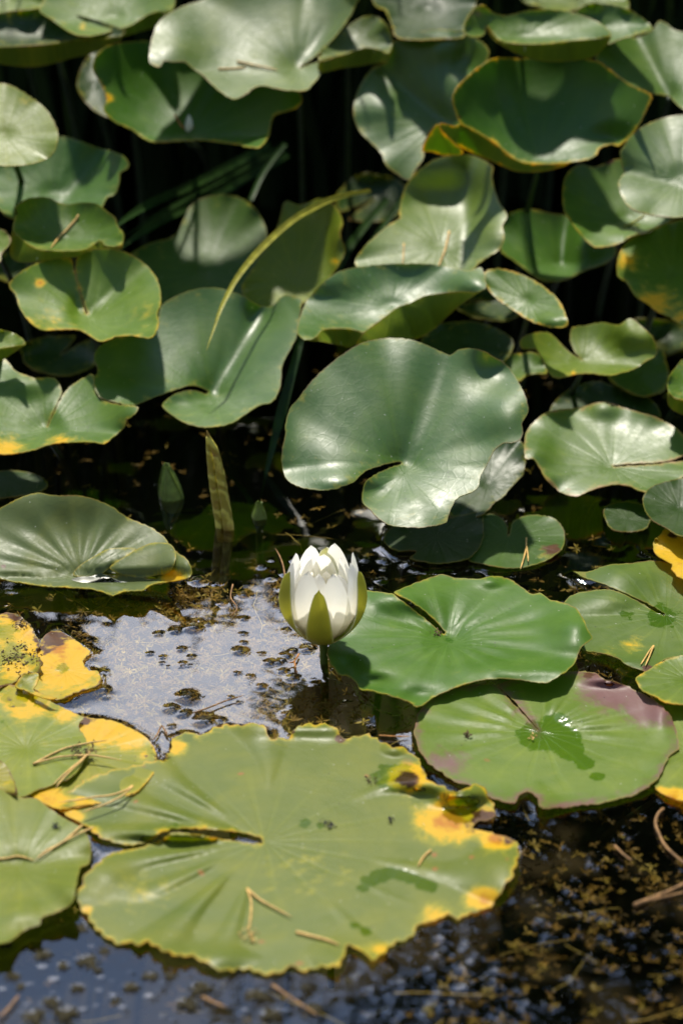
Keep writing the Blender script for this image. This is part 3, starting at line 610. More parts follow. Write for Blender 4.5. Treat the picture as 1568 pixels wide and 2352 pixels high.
 o='1109,635 1116,622 1144,617 1174,622 1209,635 1244,655 1274,680 1289,700 1299,725 1304,746 1284,753 1259,751 1229,742 1204,730 1174,710 1139,685 1119,662', bmp=[(1270,735,40,16,.006)], yel_edge=(.6,5), pur_edge=(.3,5)),
dict(id='L30', c=(1339,830), Y=1.86, tilt=14, cup=.014, ruf=.004, k=3, col=FRS, label='light green two lobed lily leaf with a wide open notch and tiny orange marks',
 o='1337,828! 1309,810 1284,785 1259,764 1224,765 1199,775 1194,790 1202,801 1229,802 1239,815 1249,835 1264,860 1279,868 1309,862 1344,857 1394,862 1424,857 1459,845 1489,825 1504,817 1507,800 1494,770 1474,750 1446,731 1419,746 1384,740 1344,747 1314,752 1308,780 1318,808!', bmp=[(1440,760,40,40,.010)], yel_edge=(.3,5), yel=[(1316,857,8,1.0)]),
dict(id='L31', c=(1470,860), Y=1.93, tilt=18, cup=.006, ruf=.002, col=(.05,.12,.02), label='shaded lily leaf under the light green two lobed leaf',
 o='1396,865 1420,830 1470,800 1515,800 1529,830 1534,860 1524,895 1499,907 1469,910 1434,896', yel_edge=(.4,5)),
dict(id='L32', c=(1580,880), Y=1.80, tilt=20, cup=.006, ruf=.003, col=MID, label='grey sheened lily leaf edge above the red rimmed leaf',
 o='1534,900 1533,870 1549,845 1568,825 1610,815 1660,840 1660,900 1620,935 1575,920 1548,914', flaps=[dict(o='1534,900 1548,914 1575,920 1620,935 1600,955 1560,950 1534,930', fold='1534,900 1548,914 1575,920 1620,935', push=.5)]),
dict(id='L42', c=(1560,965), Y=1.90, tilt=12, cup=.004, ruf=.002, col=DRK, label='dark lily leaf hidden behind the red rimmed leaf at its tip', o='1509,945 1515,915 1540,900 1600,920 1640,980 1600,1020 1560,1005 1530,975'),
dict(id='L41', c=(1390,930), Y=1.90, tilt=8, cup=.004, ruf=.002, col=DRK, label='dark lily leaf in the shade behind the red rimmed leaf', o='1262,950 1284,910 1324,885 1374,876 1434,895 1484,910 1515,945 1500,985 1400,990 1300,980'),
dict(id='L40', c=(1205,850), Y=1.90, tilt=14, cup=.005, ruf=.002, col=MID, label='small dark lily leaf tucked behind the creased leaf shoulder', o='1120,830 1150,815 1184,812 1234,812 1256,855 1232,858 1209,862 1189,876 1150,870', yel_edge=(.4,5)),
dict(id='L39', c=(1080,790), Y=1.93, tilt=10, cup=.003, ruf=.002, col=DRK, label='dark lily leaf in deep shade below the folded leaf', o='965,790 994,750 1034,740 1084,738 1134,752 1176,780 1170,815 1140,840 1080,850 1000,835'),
dict(id='L3', wax=0.6, c=(200,724), Y=1.84, tilt=16, cup=.016, ruf=.004, k=3, col=(.085,.165,.026), spot=.6, label='yellow green bowl shaped lily leaf with one orange blotch',
 o='199,722! 191,698 180,655 171,618 160,592 110,596 65,614 30,640 20,655 37,678 45,705 65,735 95,757 140,757 180,757 205,770 230,784 250,780 270,772 310,772 345,777 357,765 365,740 361,720 369,700 369,670 360,640 340,612 310,590 280,576 240,571 200,576 178,590 174,630 184,665 196,703 203,720!', cre=[(200,724,330,620,40,.008)], yel=[(92,650,13,1.3),(120,740,60,.35),(330,720,50,.3)], yel_edge=(.45,6), bmp=[(178,690,12,40,-.004)]),
dict(id='L6', c=(150,545), Y=1.93, tilt=16, cup=.016, ruf=.003, k=3, col=MID, label='lily leaf with a fallen needle and its front rim turned up',
 o='30,530 36,495 35,475 70,455 110,454 150,469 185,465 220,467 245,485 266,502 268,516 283,535 281,560 262,566 240,563 230,552 205,568 190,574 155,576 120,575 90,573 65,560 40,540',
 flaps=[dict(o='30,530 40,540 65,560 90,573 120,575 155,576 190,574 205,568 230,552 240,563 262,566 281,560 279,571 240,573 200,579 175,590 135,593 90,601 45,602 27,590 25,565', fold='30,530 40,540 65,560 90,573 120,575 155,576 190,574 205,568 230,552 262,566 281,560', push=.45)]),
dict(id='L9', c=(-10,560), Y=1.90, tilt=20, cup=.003, ruf=.001, col=FRS, label='narrow pale leaf edge with pink rim beside the needle leaf', o='-60,530 0,525 25,545 22,562 5,582 0,602 -60,600', pur_edge=(.7,6)),
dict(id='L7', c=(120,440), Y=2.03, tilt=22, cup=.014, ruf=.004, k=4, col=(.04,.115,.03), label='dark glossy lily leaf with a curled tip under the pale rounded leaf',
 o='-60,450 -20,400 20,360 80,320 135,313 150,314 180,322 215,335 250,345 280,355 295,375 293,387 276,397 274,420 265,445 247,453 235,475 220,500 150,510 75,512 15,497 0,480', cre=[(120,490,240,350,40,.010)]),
dict(id='L8', c=(10,310), Y=1.98, tilt=24, cup=.004, ruf=.002, col=(.12,.175,.05), label='pale rounded lily leaf with a smooth light rim',
 o='-110,230 -60,198 0,191 25,196 60,215 85,232 110,255 125,280 134,305 132,330 120,355 90,372 50,380 0,380 -80,366 -130,310', yel=[(60,230,20,.5)], yel_edge=(.3,5)),
dict(id='L38', c=(680,640), Y=1.99, tilt=22, side=-10, cup=.012, ruf=.004, col=(.10,.15,.022), label='dull yellow green lily leaf half shaded behind the yellow grass blade',
 o='655,463 690,470 740,455 772,478 786,510 780,540 793,575 776,610 747,650 702,692 660,715 590,705 555,665 578,620 620,560 640,510', bmp=[(780,540,20,80,.012)], yel_edge=(.3,5), yel=[(770,600,16,.7)]),
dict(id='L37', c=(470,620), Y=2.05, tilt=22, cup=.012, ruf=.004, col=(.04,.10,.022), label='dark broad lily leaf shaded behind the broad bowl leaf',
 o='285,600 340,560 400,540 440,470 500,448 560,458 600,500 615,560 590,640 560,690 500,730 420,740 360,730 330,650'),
dict(id='L27', wax=0.9, c=(1010,560), Y=1.96, tilt=26, cup=.008, ruf=.004, k=3, col=(.085,.15,.04), label='pale lily leaf with a bent back lobe and two standing needles',
 o='916,490 924,450 939,415 969,385 1009,362 1054,355 1084,357 1129,380 1129,410 1139,450 1147,467 1164,495 1153,520 1158,540 1149,570 1124,587 1099,605 1074,632 1049,636 1024,631 999,617 969,612 909,612 859,620 824,620 816,597 834,570 864,540 894,515 918,502',
 bmp=[(1000,460,110,60,-.020),(1140,540,40,50,.006)], cre=[(1060,630,1084,360,40,.008)],
 flaps=[dict(o='824,620 859,620 909,612 969,612 999,617 1024,631 1000,640 950,640 880,632', fold='824,620 859,620 909,612 969,612 999,617 1024,631', push=.5)], yel_edge=(.4,5), brn_edge=(.2,3)),
dict(id='L25', c=(1289,607), Y=2.03, tilt=20, cup=.014, ruf=.003, k=3, col=(.045,.125,.024), label='mid green lily leaf with one pale raised lobe',
 o='1149,575 1154,520 1164,495 1194,482 1224,480 1264,490 1300,495 1350,520 1390,545 1415,570 1409,590 1384,607 1344,620 1304,640 1274,646 1244,644 1214,625 1184,602 1159,585', cre=[(1289,607,1300,500,30,.012)], bmp=[(1340,560,36,50,.010)], yel_edge=(.3,5)),
dict(id='L24', c=(1440,500), Y=2.0, tilt=22, cup=.014, ruf=.003, k=3, col=(.06,.14,.026), label='green lily leaf with a brown bitten rim under the dotted grey leaf',
 o='1291,450 1294,415 1309,390 1334,377 1364,383 1394,372 1421,365 1480,380 1540,420 1570,470 1568,492 1549,500 1514,522 1484,535 1449,543 1419,560 1384,568 1359,565 1339,545 1314,515 1296,485', bmp=[(1460,540,60,16,.008)], yel_edge=(.4,5), brn=[(1400,373,16,.7)]),
dict(id='L23', wax=0.95, c=(1560,400), Y=1.97, tilt=24, cup=.005, ruf=.004, k=3, col=(.06,.125,.045), label='grey sheened lily leaf with a notched rim and water dots',
 o='1424,352 1429,340 1449,310 1484,285 1524,270 1568,264 1640,280 1690,350 1690,440 1640,490 1568,498 1534,499 1484,492 1449,480 1429,455 1419,420 1431,396 1427,380', cre=[(1430,390,1568,430,24,.006)], yel_edge=(.3,4)),
dict(id='L26', c=(1540,630), Y=1.93, tilt=26, cup=.004, ruf=.003, col=(.065,.14,.025), label='lily leaf with yellow patches along its scalloped rim',
 o='1416,605 1424,575 1444,550 1484,530 1524,515 1568,505 1640,520 1690,600 1680,700 1620,755 1568,747 1534,727 1509,717 1489,700 1459,680 1439,650 1419,635', yel=[(1440,600,40,.6),(1500,700,70,.65),(1560,725,40,.5)], yel_edge=(.4,6)),
dict(id='L17', wax=0.85, c=(1004,268), Y=2.09, tilt=42, side=-12, cup=.008, ruf=.004, k=4, col=(.055,.125,.036), label='upright two lobed lily leaf with puckered shiny surface',
 o='899,100 914,90 949,75 1009,67 1064,74 1104,95 1121,115 1116,140 1084,170 1060,200 1050,240 1060,290 1004,287 984,305 971,335 974,360 954,390 939,414 904,395 884,375 874,350 849,325 829,305 814,275 811,250 819,215 839,175 864,150 886,143', cre=[(860,160,1004,268,40,.014)], bmp=[(1070,140,40,40,-.010),(1000,110,50,30,.006),(880,230,50,60,.008)], yel_edge=(.4,5)),
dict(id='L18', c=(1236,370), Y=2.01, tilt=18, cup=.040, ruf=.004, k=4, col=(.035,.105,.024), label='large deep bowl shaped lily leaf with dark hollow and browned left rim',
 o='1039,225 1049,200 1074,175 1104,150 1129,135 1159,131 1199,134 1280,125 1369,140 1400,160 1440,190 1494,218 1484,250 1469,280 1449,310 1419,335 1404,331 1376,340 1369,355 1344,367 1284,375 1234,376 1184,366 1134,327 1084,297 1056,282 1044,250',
 flaps=[dict(o='1010,283 1044,290 1056,284 1084,297 1134,327 1184,366 1234,376 1304,374 1284,385 1234,395 1184,393 1144,377 1094,355 1044,330 1014,303', fold='1010,290 1056,282 1084,297 1134,327 1184,366 1234,376 1304,374', push=.4),
        dict(o='969,345 984,310 1004,285 1014,300 1044,330 1064,352 1019,356 990,348', fold='1004,285 1014,300 1044,330 1064,352', push=.4)], yel_edge=(.55,5), brn=[(1050,270,14,.6)], bmp=[(1400,320,60,30,-.010)]),
dict(id='L22', c=(1535,225), Y=2.08, tilt=22, cup=.008, ruf=.004, k=4, col=(.06,.13,.04), label='curly lily leaf above the dotted grey leaf with a white streak',
 o='1532,220! 1484,212 1454,207 1426,217 1404,200 1384,170 1369,135 1379,110 1404,90 1434,79 1456,86 1479,80 1500,66 1514,48 1532,56 1546,68 1580,78 1650,110 1690,180 1640,240 1590,262 1560,245 1540,225!', cre=[(1535,225,1460,90,30,.008)], yel_edge=(.3,5)),
dict(id='L19', c=(1200,85), Y=2.09, tilt=18, cup=.014, ruf=.003, k=3, col=MID, label='lily leaf with a broad smooth underside turned towards the deep bowl leaf',
 o='1066,72 1074,40 1104,10 1134,30 1164,35 1209,25 1259,22 1320,30 1380,55 1402,84 1349,90 1309,93 1249,100 1184,100 1144,90 1119,60 1110,80 1085,85', yel_edge=(.3,4), pur=[(1085,30,24,.5)],
 flaps=[dict(o='1119,60 1144,90 1184,100 1249,100 1309,93 1349,90 1402,84 1369,126 1324,138 1259,141 1209,132 1164,111 1128,86', fold='1119,60 1144,90 1184,100 1249,100 1309,93 1349,90 1402,84', push=.5)]),
dict(id='L20', c=(1390,60), Y=2.14, tilt=22, cup=.012, ruf=.003, col=(.05,.12,.035), label='lily leaf with pale sheen behind the turned underside leaf', o='1294,90 1299,55 1324,25 1354,8 1409,12 1449,25 1479,45 1497,65 1474,76 1424,90 1399,100 1349,110 1309,105'),
dict(id='L21', c=(1330,-10), Y=2.26, tilt=22, cup=.006, ruf=.003, col=FRS, label='green lily leaf rim behind the pale sheened leaf', o='1180,-40 1200,3 1234,15 1284,30 1330,20 1380,14 1440,22 1430,-20 1350,-50 1260,-60'),
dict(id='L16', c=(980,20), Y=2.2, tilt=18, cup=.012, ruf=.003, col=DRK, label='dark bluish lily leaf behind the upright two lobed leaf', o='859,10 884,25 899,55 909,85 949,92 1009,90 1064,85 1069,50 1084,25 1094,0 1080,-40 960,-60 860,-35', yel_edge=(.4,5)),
dict(id='L14', wax=1.0, c=(684,155), Y=2.10, tilt=20, cup=.022, ruf=.006, k=4, col=(.075,.135,.05), label='big wavy lily leaf with a pale ribbed surface and dry needles',
 o='688,152! 716,135 750,104 786,64 812,20 830,-30 770,-60 650,-80 540,-60 475,-5 425,12 390,30 365,50 350,85 344,120 345,145 368,154 376,140 395,142 425,142 440,155 470,177 490,197 520,220 540,227 565,217 585,201 610,197 650,206 700,208 716,195 735,170 737,142 702,151 690,157!', bmp=[(400,110,60,50,.008)], cre=[(684,155,780,40,40,.008)], yel_edge=(.3,4)),
dict(id='L15', c=(800,110), Y=2.14, tilt=18, cup=.010, ruf=.003, col=GRY, label='small lily leaf with a pale inner face and green turned rim',
 o='735,140 740,110 780,75 830,40 870,40 898,80 893,122 865,112 835,109 786,126', flaps=[dict(o='735,138 786,126 835,109 865,112 893,122 890,140 840,149 784,157 735,166', fold='735,140 786,126 835,109 865,112 893,122', push=.5)]),
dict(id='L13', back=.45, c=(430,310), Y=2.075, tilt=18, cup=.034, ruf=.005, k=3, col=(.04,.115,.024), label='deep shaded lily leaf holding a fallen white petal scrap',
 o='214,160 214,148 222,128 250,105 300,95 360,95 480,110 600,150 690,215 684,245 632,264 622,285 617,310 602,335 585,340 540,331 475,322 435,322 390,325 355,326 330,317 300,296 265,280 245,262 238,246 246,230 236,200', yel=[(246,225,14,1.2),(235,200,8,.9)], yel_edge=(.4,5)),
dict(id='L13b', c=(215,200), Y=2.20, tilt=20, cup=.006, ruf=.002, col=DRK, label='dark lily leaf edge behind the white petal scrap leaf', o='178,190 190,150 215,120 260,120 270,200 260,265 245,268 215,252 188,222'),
dict(id='L10', c=(260,40), Y=2.16, tilt=22, cup=.014, ruf=.004, k=3, col=(.075,.15,.036), label='light green lily leaf with a turned yellow green rim near the big wavy leaf',
 o='92,25 100,0 130,-50 250,-80 360,-60 400,-20 394,26 352,28 322,44 300,58 270,67 245,75 205,83 170,78 140,60 115,42', yel=[(190,60,10,.8)],
 flaps=[dict(o='245,75 270,67 300,58 322,44 352,28 394,26 372,56 325,72 282,84 250,82', fold='245,75 270,67 300,58 322,44 352,28 394,26', push=.5)]),
dict(id='L11', c=(120,85), Y=2.14, tilt=16, cup=.014, ruf=.003, col=DRK, label='dark hollow lily leaf with a long green turned rim',
 o='-80,100 -60,50 0,30 100,20 200,40 290,70 282,82 240,88 210,90 150,95 100,102 0,108 -60,112', flaps=[dict(o='-60,110 0,107 100,102 150,95 210,90 240,87 280,82 276,93 258,101 215,121 165,133 120,146 75,153 30,151 0,146 -60,140', fold='-60,112 0,108 100,102 150,95 210,90 240,88 282,82', push=.5)]),
dict(id='L12', c=(20,0), Y=2.2, tilt=22, cup=.008, ruf=.003, col=FRS, label='light lily leaf with a whitish streak above the dark hollow leaf', o='-80,40 0,35 45,23 92,18 100,-10 60,-60 -60,-60'),
]
def oval(cx, cy, rx, ry, seed):
    g = np.random.default_rng(seed); a = g.uniform(0, 6.28); o = []
    for k in range(22):
        t = a+.16+k*(6.283-.32)/21; q = 1+.06*math.sin(3*t+seed)+.03*g.normal(); o.append('%.0f,%.0f' % (cx+rx*q*math.cos(t), cy+ry*q*math.sin(t)))
    return '%.0f,%.0f! ' % (cx, cy)+' '.join(o)
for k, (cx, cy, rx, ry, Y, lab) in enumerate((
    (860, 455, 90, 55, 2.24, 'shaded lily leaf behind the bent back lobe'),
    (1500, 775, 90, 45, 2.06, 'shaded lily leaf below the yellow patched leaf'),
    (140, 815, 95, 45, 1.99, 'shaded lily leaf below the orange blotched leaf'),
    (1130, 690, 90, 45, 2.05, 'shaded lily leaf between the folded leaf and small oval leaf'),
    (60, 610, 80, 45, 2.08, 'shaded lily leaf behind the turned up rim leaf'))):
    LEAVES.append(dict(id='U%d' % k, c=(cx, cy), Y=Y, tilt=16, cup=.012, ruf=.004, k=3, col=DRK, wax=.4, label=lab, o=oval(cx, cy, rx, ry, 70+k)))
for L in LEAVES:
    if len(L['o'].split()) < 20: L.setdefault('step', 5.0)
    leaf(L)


# ------------------------------------------------------------------ water surface
def water():
    fx = np.arange(-.36, .3601, .0016); fy = np.arange(1.03, 1.66, .0016)
    xs = np.concatenate([np.linspace(-5, -.45, 12), fx, np.linspace(.45, 5, 12)])
    ys = np.concatenate([np.linspace(-.2, .95, 6), fy, np.arange(1.67, 2.2, .01), np.linspace(2.25, 3.6, 16)])
    X, Y = np.meshgrid(xs, ys); Z = np.zeros_like(X)
    P = np.stack([X.ravel(), Y.ravel()], -1)
    near = (np.abs(P[:, 0]) < .40) & (P[:, 1] > 1.0) & (P[:, 1] < 1.72)
    z = np.zeros(len(P))
    # water climbs the rims of floating pads
    kd = kdtree.KDTree(sum(len(o) for o in FLOAT_OUT)*2); k = 0
    for o in FLOAT_OUT:
        for a, b in zip(o, np.roll(o, -1, 0)):
            kd.insert((a[0], a[1], 0), k); kd.insert(((a[0]+b[0])/2, (a[1]+b[1])/2, 0), k+1); k += 2
    kd.balance(); ids = np.where(near)[0]
    d = np.array([kd.find((P[i, 0], P[i, 1], 0))[2] for i in ids])
    ins = np.zeros(len(ids), bool)
    for o in FLOAT_OUT: ins |= inside(P[ids], o[:, :2])
    zz = np.where(ins, -.0006, .0012*np.exp(-(d/.0065)))
    z[ids] = zz
    # weed tips lift the skin of the water
    Q = P[ids]; add = np.zeros(len(ids))
    for (x, y, r, h) in BUMPS:
        m = np.where((np.abs(Q[:, 0]-x) < 3*r) & (np.abs(Q[:, 1]-y) < 3*r))[0]
        add[m] = np.maximum(add[m], h*np.exp(-((Q[m, 0]-x)**2+(Q[m, 1]-y)**2)/(r*r)))
    z[ids] += np.where(ins, 0, add)
    v = np.stack([P[:, 0], P[:, 1], z], -1); nx, ny = len(xs), len(ys)
    i = np.arange(nx*ny).reshape(ny, nx)
    f = np.stack([i[:-1, :-1], i[:-1, 1:], i[1:, 1:], i[1:, :-1]], -1).reshape(-1, 4)
    tag(mesh_obj('water', v, f, M['water']), kind='structure')

TUFTS_D = '''445,1440,22 405,1448,14 418,1490,10 455,1425,8 420,1523,9 375,1508,8 372,1522,6 416,1530,6 440,1508,9 434,1528,6 385,1530,5 552,1494,16 560,1420,9 480,1432,10 560,1455,7
 430,1600,26 396,1625,18 425,1638,16 470,1655,30 505,1652,12 395,1668,10 240,1585,16 245,1600,8 238,1542,8 365,1455,10 600,1575,10 575,1552,8 545,1545,7 530,1600,7 620,1520,12 650,1540,10 560,1475,7 548,1612,6
 455,1332,18 500,1340,10 560,1365,14 600,1300,10 640,1520,9 510,1385,10 345,1500,8 600,1500,7'''
random.seed(11)
BUMPS = []; TUFTS = []
for q in TUFTS_D.split():
    x, y, sz = map(float, q.split(',')); p = at_z(x, y, 0)
    TUFTS.append((p, sz*PXM*1.6)); BUMPS.append((p[0], p[1]-.001, sz*PXM*1.6*.9, min(.0012, sz*PXM*1.6*.18)))
TUFTS2 = []
for x, y, sz in ((100,2195,20),(145,2220,14),(205,2210,24),(225,2230,12),(240,2185,16),(345,2245,18),(390,2242,16),(178,2272,16),(30,2245,16),(48,2268,12),(300,2270,18),(430,2310,26),(460,2275,26),(590,2290,26),(80,2340,26),(150,2335,30),(120,2305,20),(265,2300,12),(720,2320,20),(620,2335,24),(540,2230,14),(190,2135,16),(15,2165,14),(700,2270,14),(800,2255,14)):
    p = at_z(x, y, 0); TUFTS2.append((p, sz*PXM*1.45)); BUMPS.append((p[0], p[1], sz*PXM*1.45*.85, min(.0010, sz*PXM*1.45*.10)))
for k in range(380):            # the weedy lower right water
    x = random.uniform(1000, 1640); y = 1850+500*random.random()**.8
    if x < 1150 and y < 2080: continue
    if math.sin(x*.021+1.3*math.sin(y*.017))*math.cos(y*.031+x*.008) < -.15: continue
    p = at_z(x, y, 0); r = random.choice((.0016, .0022, .003, .0036, .005)); BUMPS.append((p[0], p[1], r, r*random.uniform(.10, .165)))
for k in range(120):
    x = random.uniform(820, 1100); y = random.uniform(2110, 2352); p = at_z(x, y, 0); r = random.uniform(.002, .0045); BUMPS.append((p[0], p[1], r, r*random.uniform(.05, .13)))
for k in range(130):
    x = random.uniform(0, 820); y = random.uniform(2170, 2352); p = at_z(x, y, 0); r = random.uniform(.0012, .0032); BUMPS.append((p[0], p[1], r, r*random.uniform(.07, .14)))
for k in range(90):
    x = random.uniform(560, 900); y = random.uniform(1280, 1660)
    if x < 640 and y > 1330: continue
    p = at_z(x, y, 0); r = random.uniform(.0018, .0042); BUMPS.append((p[0], p[1], r, r*random.uniform(.08, .2)))
water()

# ------------------------------------------------------------------ submerged weed
def weed():
    n = 15000; V, F, A = [], [], []; base = 0
    cl = np.vstack([rng.uniform([-.42, 1.0], [.42, 2.05], (n, 2)), rng.uniform([.02, 1.02], [.40, 1.36], (3500, 2)), rng.uniform([-.20, 1.36], [0, 1.60], (2400, 2)), rng.uniform([-.30, 1.06], [.06, 1.2], (500, 2))])
    for x, y in cl:
        den = math.sin(x*31+2*math.sin(y*17))*math.cos(y*27+x*11)
        if rng.random() > .72+.4*den: continue
        if y > 1.62 and rng.random() < .85: continue
        if y < 1.36 and x > 0 and math.sin(x*83+3*math.sin(y*61))*math.cos(y*97+x*37) < .05*rng.normal()-.1: continue
        if y < 1.24 and x < .06 and rng.random() < .8: continue
        z = -.0025-(.05 if not (-.2 < x < 0 and 1.36 < y < 1.6) else .022)*rng.random()**1.5; col = np.clip(rng.beta(2, 2.2)-(-z)*5, 0, 1)
        k = rng.integers(4, 8); a0 = rng.random()*6.28; ln = rng.uniform(.0035, .0072)*(.8 if y < 1.36 else 1.0)
        for j in range(k):
            a = a0+j*6.283/k+rng.normal(0, .25); el = rng.normal(.15, .35); L = ln*rng.uniform(.6, 1.2)
            d = np.array([math.cos(a)*math.cos(el), math.sin(a)*math.cos(el), math.sin(el)]); s = np.array([-math.sin(a), math.cos(a), rng.normal(0, .5)])*L*.13
            c = np.array([x, y, z]); top = c+d*L; top[2] = min(top[2], -.0012); mid = c+d*L*.5; mid[2] = min(mid[2], -.0012)
            V += [c, mid+s, top, mid-s]; F.append((base, base+1, base+2, base+3)); A += [col]*4; base += 4
    # trailing stems
    for k in range(150):
        x, y = rng.uniform([-.4, 1.02], [.4, 1.75]); a = rng.normal(0, .7)+(0 if rng.random() < .6 else 1.2); L = rng.uniform(.02, .07); z = -rng.uniform(.002, .02)
        w_ = np.array([-math.sin(a), math.cos(a), 0])*.0003; p = np.array([x, y, z]); col = rng.uniform(.5, 1)
        for j in range(6):
            a += rng.normal(0, .18); q = p+np.array([math.cos(a), math.sin(a), rng.normal(0, .05)])*L/6; q[2] = min(q[2], -.0012)
            V += [p-w_, p+w_, q+w_, q-w_]; F.append((base, base+1, base+2, base+3)); A += [col]*4; base += 4; p = q
    o = mesh_obj('pond_weed', np.array(V), np.array(F), M['weed'], None, dict(rnd=np.array(A)), smooth=False)
    tag(o, 'golden brown feathery weed growing just under the water', 'pond weed', kind='stuff')
weed()

# ------------------------------------------------------------------ flower and buds
def petal(name, parent, az, H, prof, W, mats, wpow=.8, lean=0.0, nu=22, nv=10, th=.0006, curl=0.0, wmax=.42):
    """one petal: follows a cup profile prof=[(s, radius)], inner face is slot 0"""
    s = np.linspace(0, 1, nu); t = np.linspace(-1, 1, nv)
    ps, pr = zip(*prof); r = np.interp(s, ps, pr)
    for _ in range(3): r[1:-1] = (r[:-2]+2*r[1:-1]+r[2:])/4
    z = H*(s**1.22)
    q = math.log(.5)/math.log(wmax); wd = W*np.maximum(np.sin(math.pi*np.clip(s, 0, 1)**q), 0)**wpow
    wd = np.maximum(wd, W*.30*(1-s)**3)
    V, a_s, a_t = [], [], []
    ru = random.uniform(-1, 1)
    for i in range(nu):
        for j in range(nv):
            rr = max(r[i], .002); R_ = rr*1.0+.004
            ph = t[j]*wd[i]/R_
            # cross-section is an arc a little tighter than the cup
            rad = rr-R_*(1-math.cos(ph))*.75; tan = R_*math.sin(ph)
            zz = z[i]-curl*(abs(t[j])**2)*wd[i]*.3 + .0006*ru*math.sin(6*s[i]+3*t[j])
            a = R(az)
            V.append((rad*math.cos(a)-tan*math.sin(a), rad*math.sin(a)+tan*math.cos(a), zz)); a_s.append(s[i]); a_t.append(t[j])
    V = np.array(V); F = []
    for i in range(nu-1):
        for j in range(nv-1):
            k = i*nv+j; F += [(k, k+nv, k+1), (k+1, k+nv, k+nv+1)]
    F = np.array(F)
    fn = np.cross(V[F[:, 1]]-V[F[:, 0]], V[F[:, 2]]-V[F[:, 0]]); ctr = V[F].mean(1); inw = -ctr*np.array([1, 1, 0])
    if (fn*inw).sum() < 0: F = F[:, ::-1]
    at = dict(ps=np.array(a_s), pt=np.array(a_t))
    if name.startswith('petal'): return mesh_obj(name, V, F, mats[1], parent, at)      # a petal is a single film
    v, f, mi, at = shell_data(V, F, th, at)
    return mesh_obj(name, v, f, mats, parent, at, mi)

pw_ = at_z(745, 1524, 0); fb = at_y(742, 1470, pw_[1])
fl = put('water_lily', pw_, 'half open white water lily flower with green sepals on a short stem', 'flower')
head_z = fb[2]
def shift(o, dz=head_z, rot=(0, 0, 0)): o.location = (fb[0]-pw_[0], 0, dz); o.rotation_euler = rot
PI_, PO_ = M['petal_in'], M['petal_out']
for az, H in ((-95, .0535), (-20, .060), (84, .060), (206, .060)):
    o = petal('sepal', fl, az, H, [(0, .004), (.18, .0165), (.42, .0275), (.62, .0300), (.85, .0285), (1, .0255)], .0094 if az == -95 else .0125, [M['sepal_in'], M['sepal_out']], .46, wmax=.36)
    shift(o)
for k in range(8):
    o = petal('petal', fl, -72+k*45+random.uniform(-5, 5), random.uniform(.0625, .067), [(0, .003), (.2, .0150), (.45, .0250), (.68, .0265), (.88, .0240), (1, .0205+.003*random.random())], .0128, [PI_, PO_], .62, wmax=.48); shift(o)
for k in range(8):
    o = petal('petal', fl, -95+k*45+random.uniform(-6, 6), random.uniform(.058, .064), [(0, .003), (.2, .0125), (.45, .0212), (.68, .0218), (.88, .0190), (1, .0150)], .0115, [PI_, PO_], .62, wmax=.5); shift(o)
for k in range(7):
    o = petal('petal', fl, -70+k*51+random.uniform(-6, 6), random.uniform(.048, .054), [(0, .003), (.25, .0115), (.5, .0165), (.75, .0160), (1, .0105)], .0085, [PI_, PO_], .65, wmax=.5); shift(o)
for k in range(26):
    a = k*2.4; rr = .004+.008*(k/26); p0 = np.array([rr*.4*math.cos(a), rr*.4*math.sin(a), .004]); H = .032+.008*random.random()
    p1 = np.array([rr*math.cos(a), rr*math.sin(a), H]); pm = np.array([rr*1.15*math.cos(a), rr*1.15*math.sin(a), H*.55])
    o = tube('stamen', [p0, pm, p1, p1+np.array([-.15*rr*math.cos(a), -.15*rr*math.sin(a), .004])], [.0006, .0010, .0010, .0003], M['stamen'], fl, 6); shift(o)
M['flower_stalk'] = simple('flower_stalk', (0.13, 0.19, 0.03), .4, .5, .2, 90, .3, (.2, .3, .04))
tube('stalk', [(.004, .02, -.30), (.002, .01, -.15), (0, 0, -.02), ((fb[0]-pw_[0])*.5, 0, head_z*.5), (fb[0]-pw_[0], 0, head_z+.001), (fb[0]-pw_[0], 0, head_z+.004)], [.0026, .0027, .0029, .0029, .0032, .0065], M['flower_stalk'], fl, 14)

def bud(px, py, tipy, wpx, label, tilt):
    p = at_z(px, py, 0); d = np.linalg.norm(p-CAM); rm = wpx*.5*PXM*d; H = (py-tipy)*PXM*d/math.cos(R(28))
    root = put('lily_bud', p, label, 'flower bud', 'lily buds breaking the water')
    for k in range(4):
        o = petal('sepal', root, -70+k*90, H*1.45, [(0, rm*.45), (.2, rm*.92), (.38, rm), (.6, rm*.78), (.85, rm*.34), (1, rm*.03)], rm*.98, [M['bud'], M['bud']], .55, th=.0004, wmax=.42)
        o.location = (0, 0, -H*.45); o.rotation_euler = (0, tilt, 0)
    tube('stalk', [(0, .01, -.3), (0, 0, -.1), (0, 0, -H*.44)], [.0026, .0026, .0030], M['stalk'], root)
bud(397, 1140, 1066, 54, 'plump pointed green bud standing in dark water', R(-6))
bud(595, 1188, 1153, 31, 'tiny pale bud tip beside the rolled young leaf', R(0))

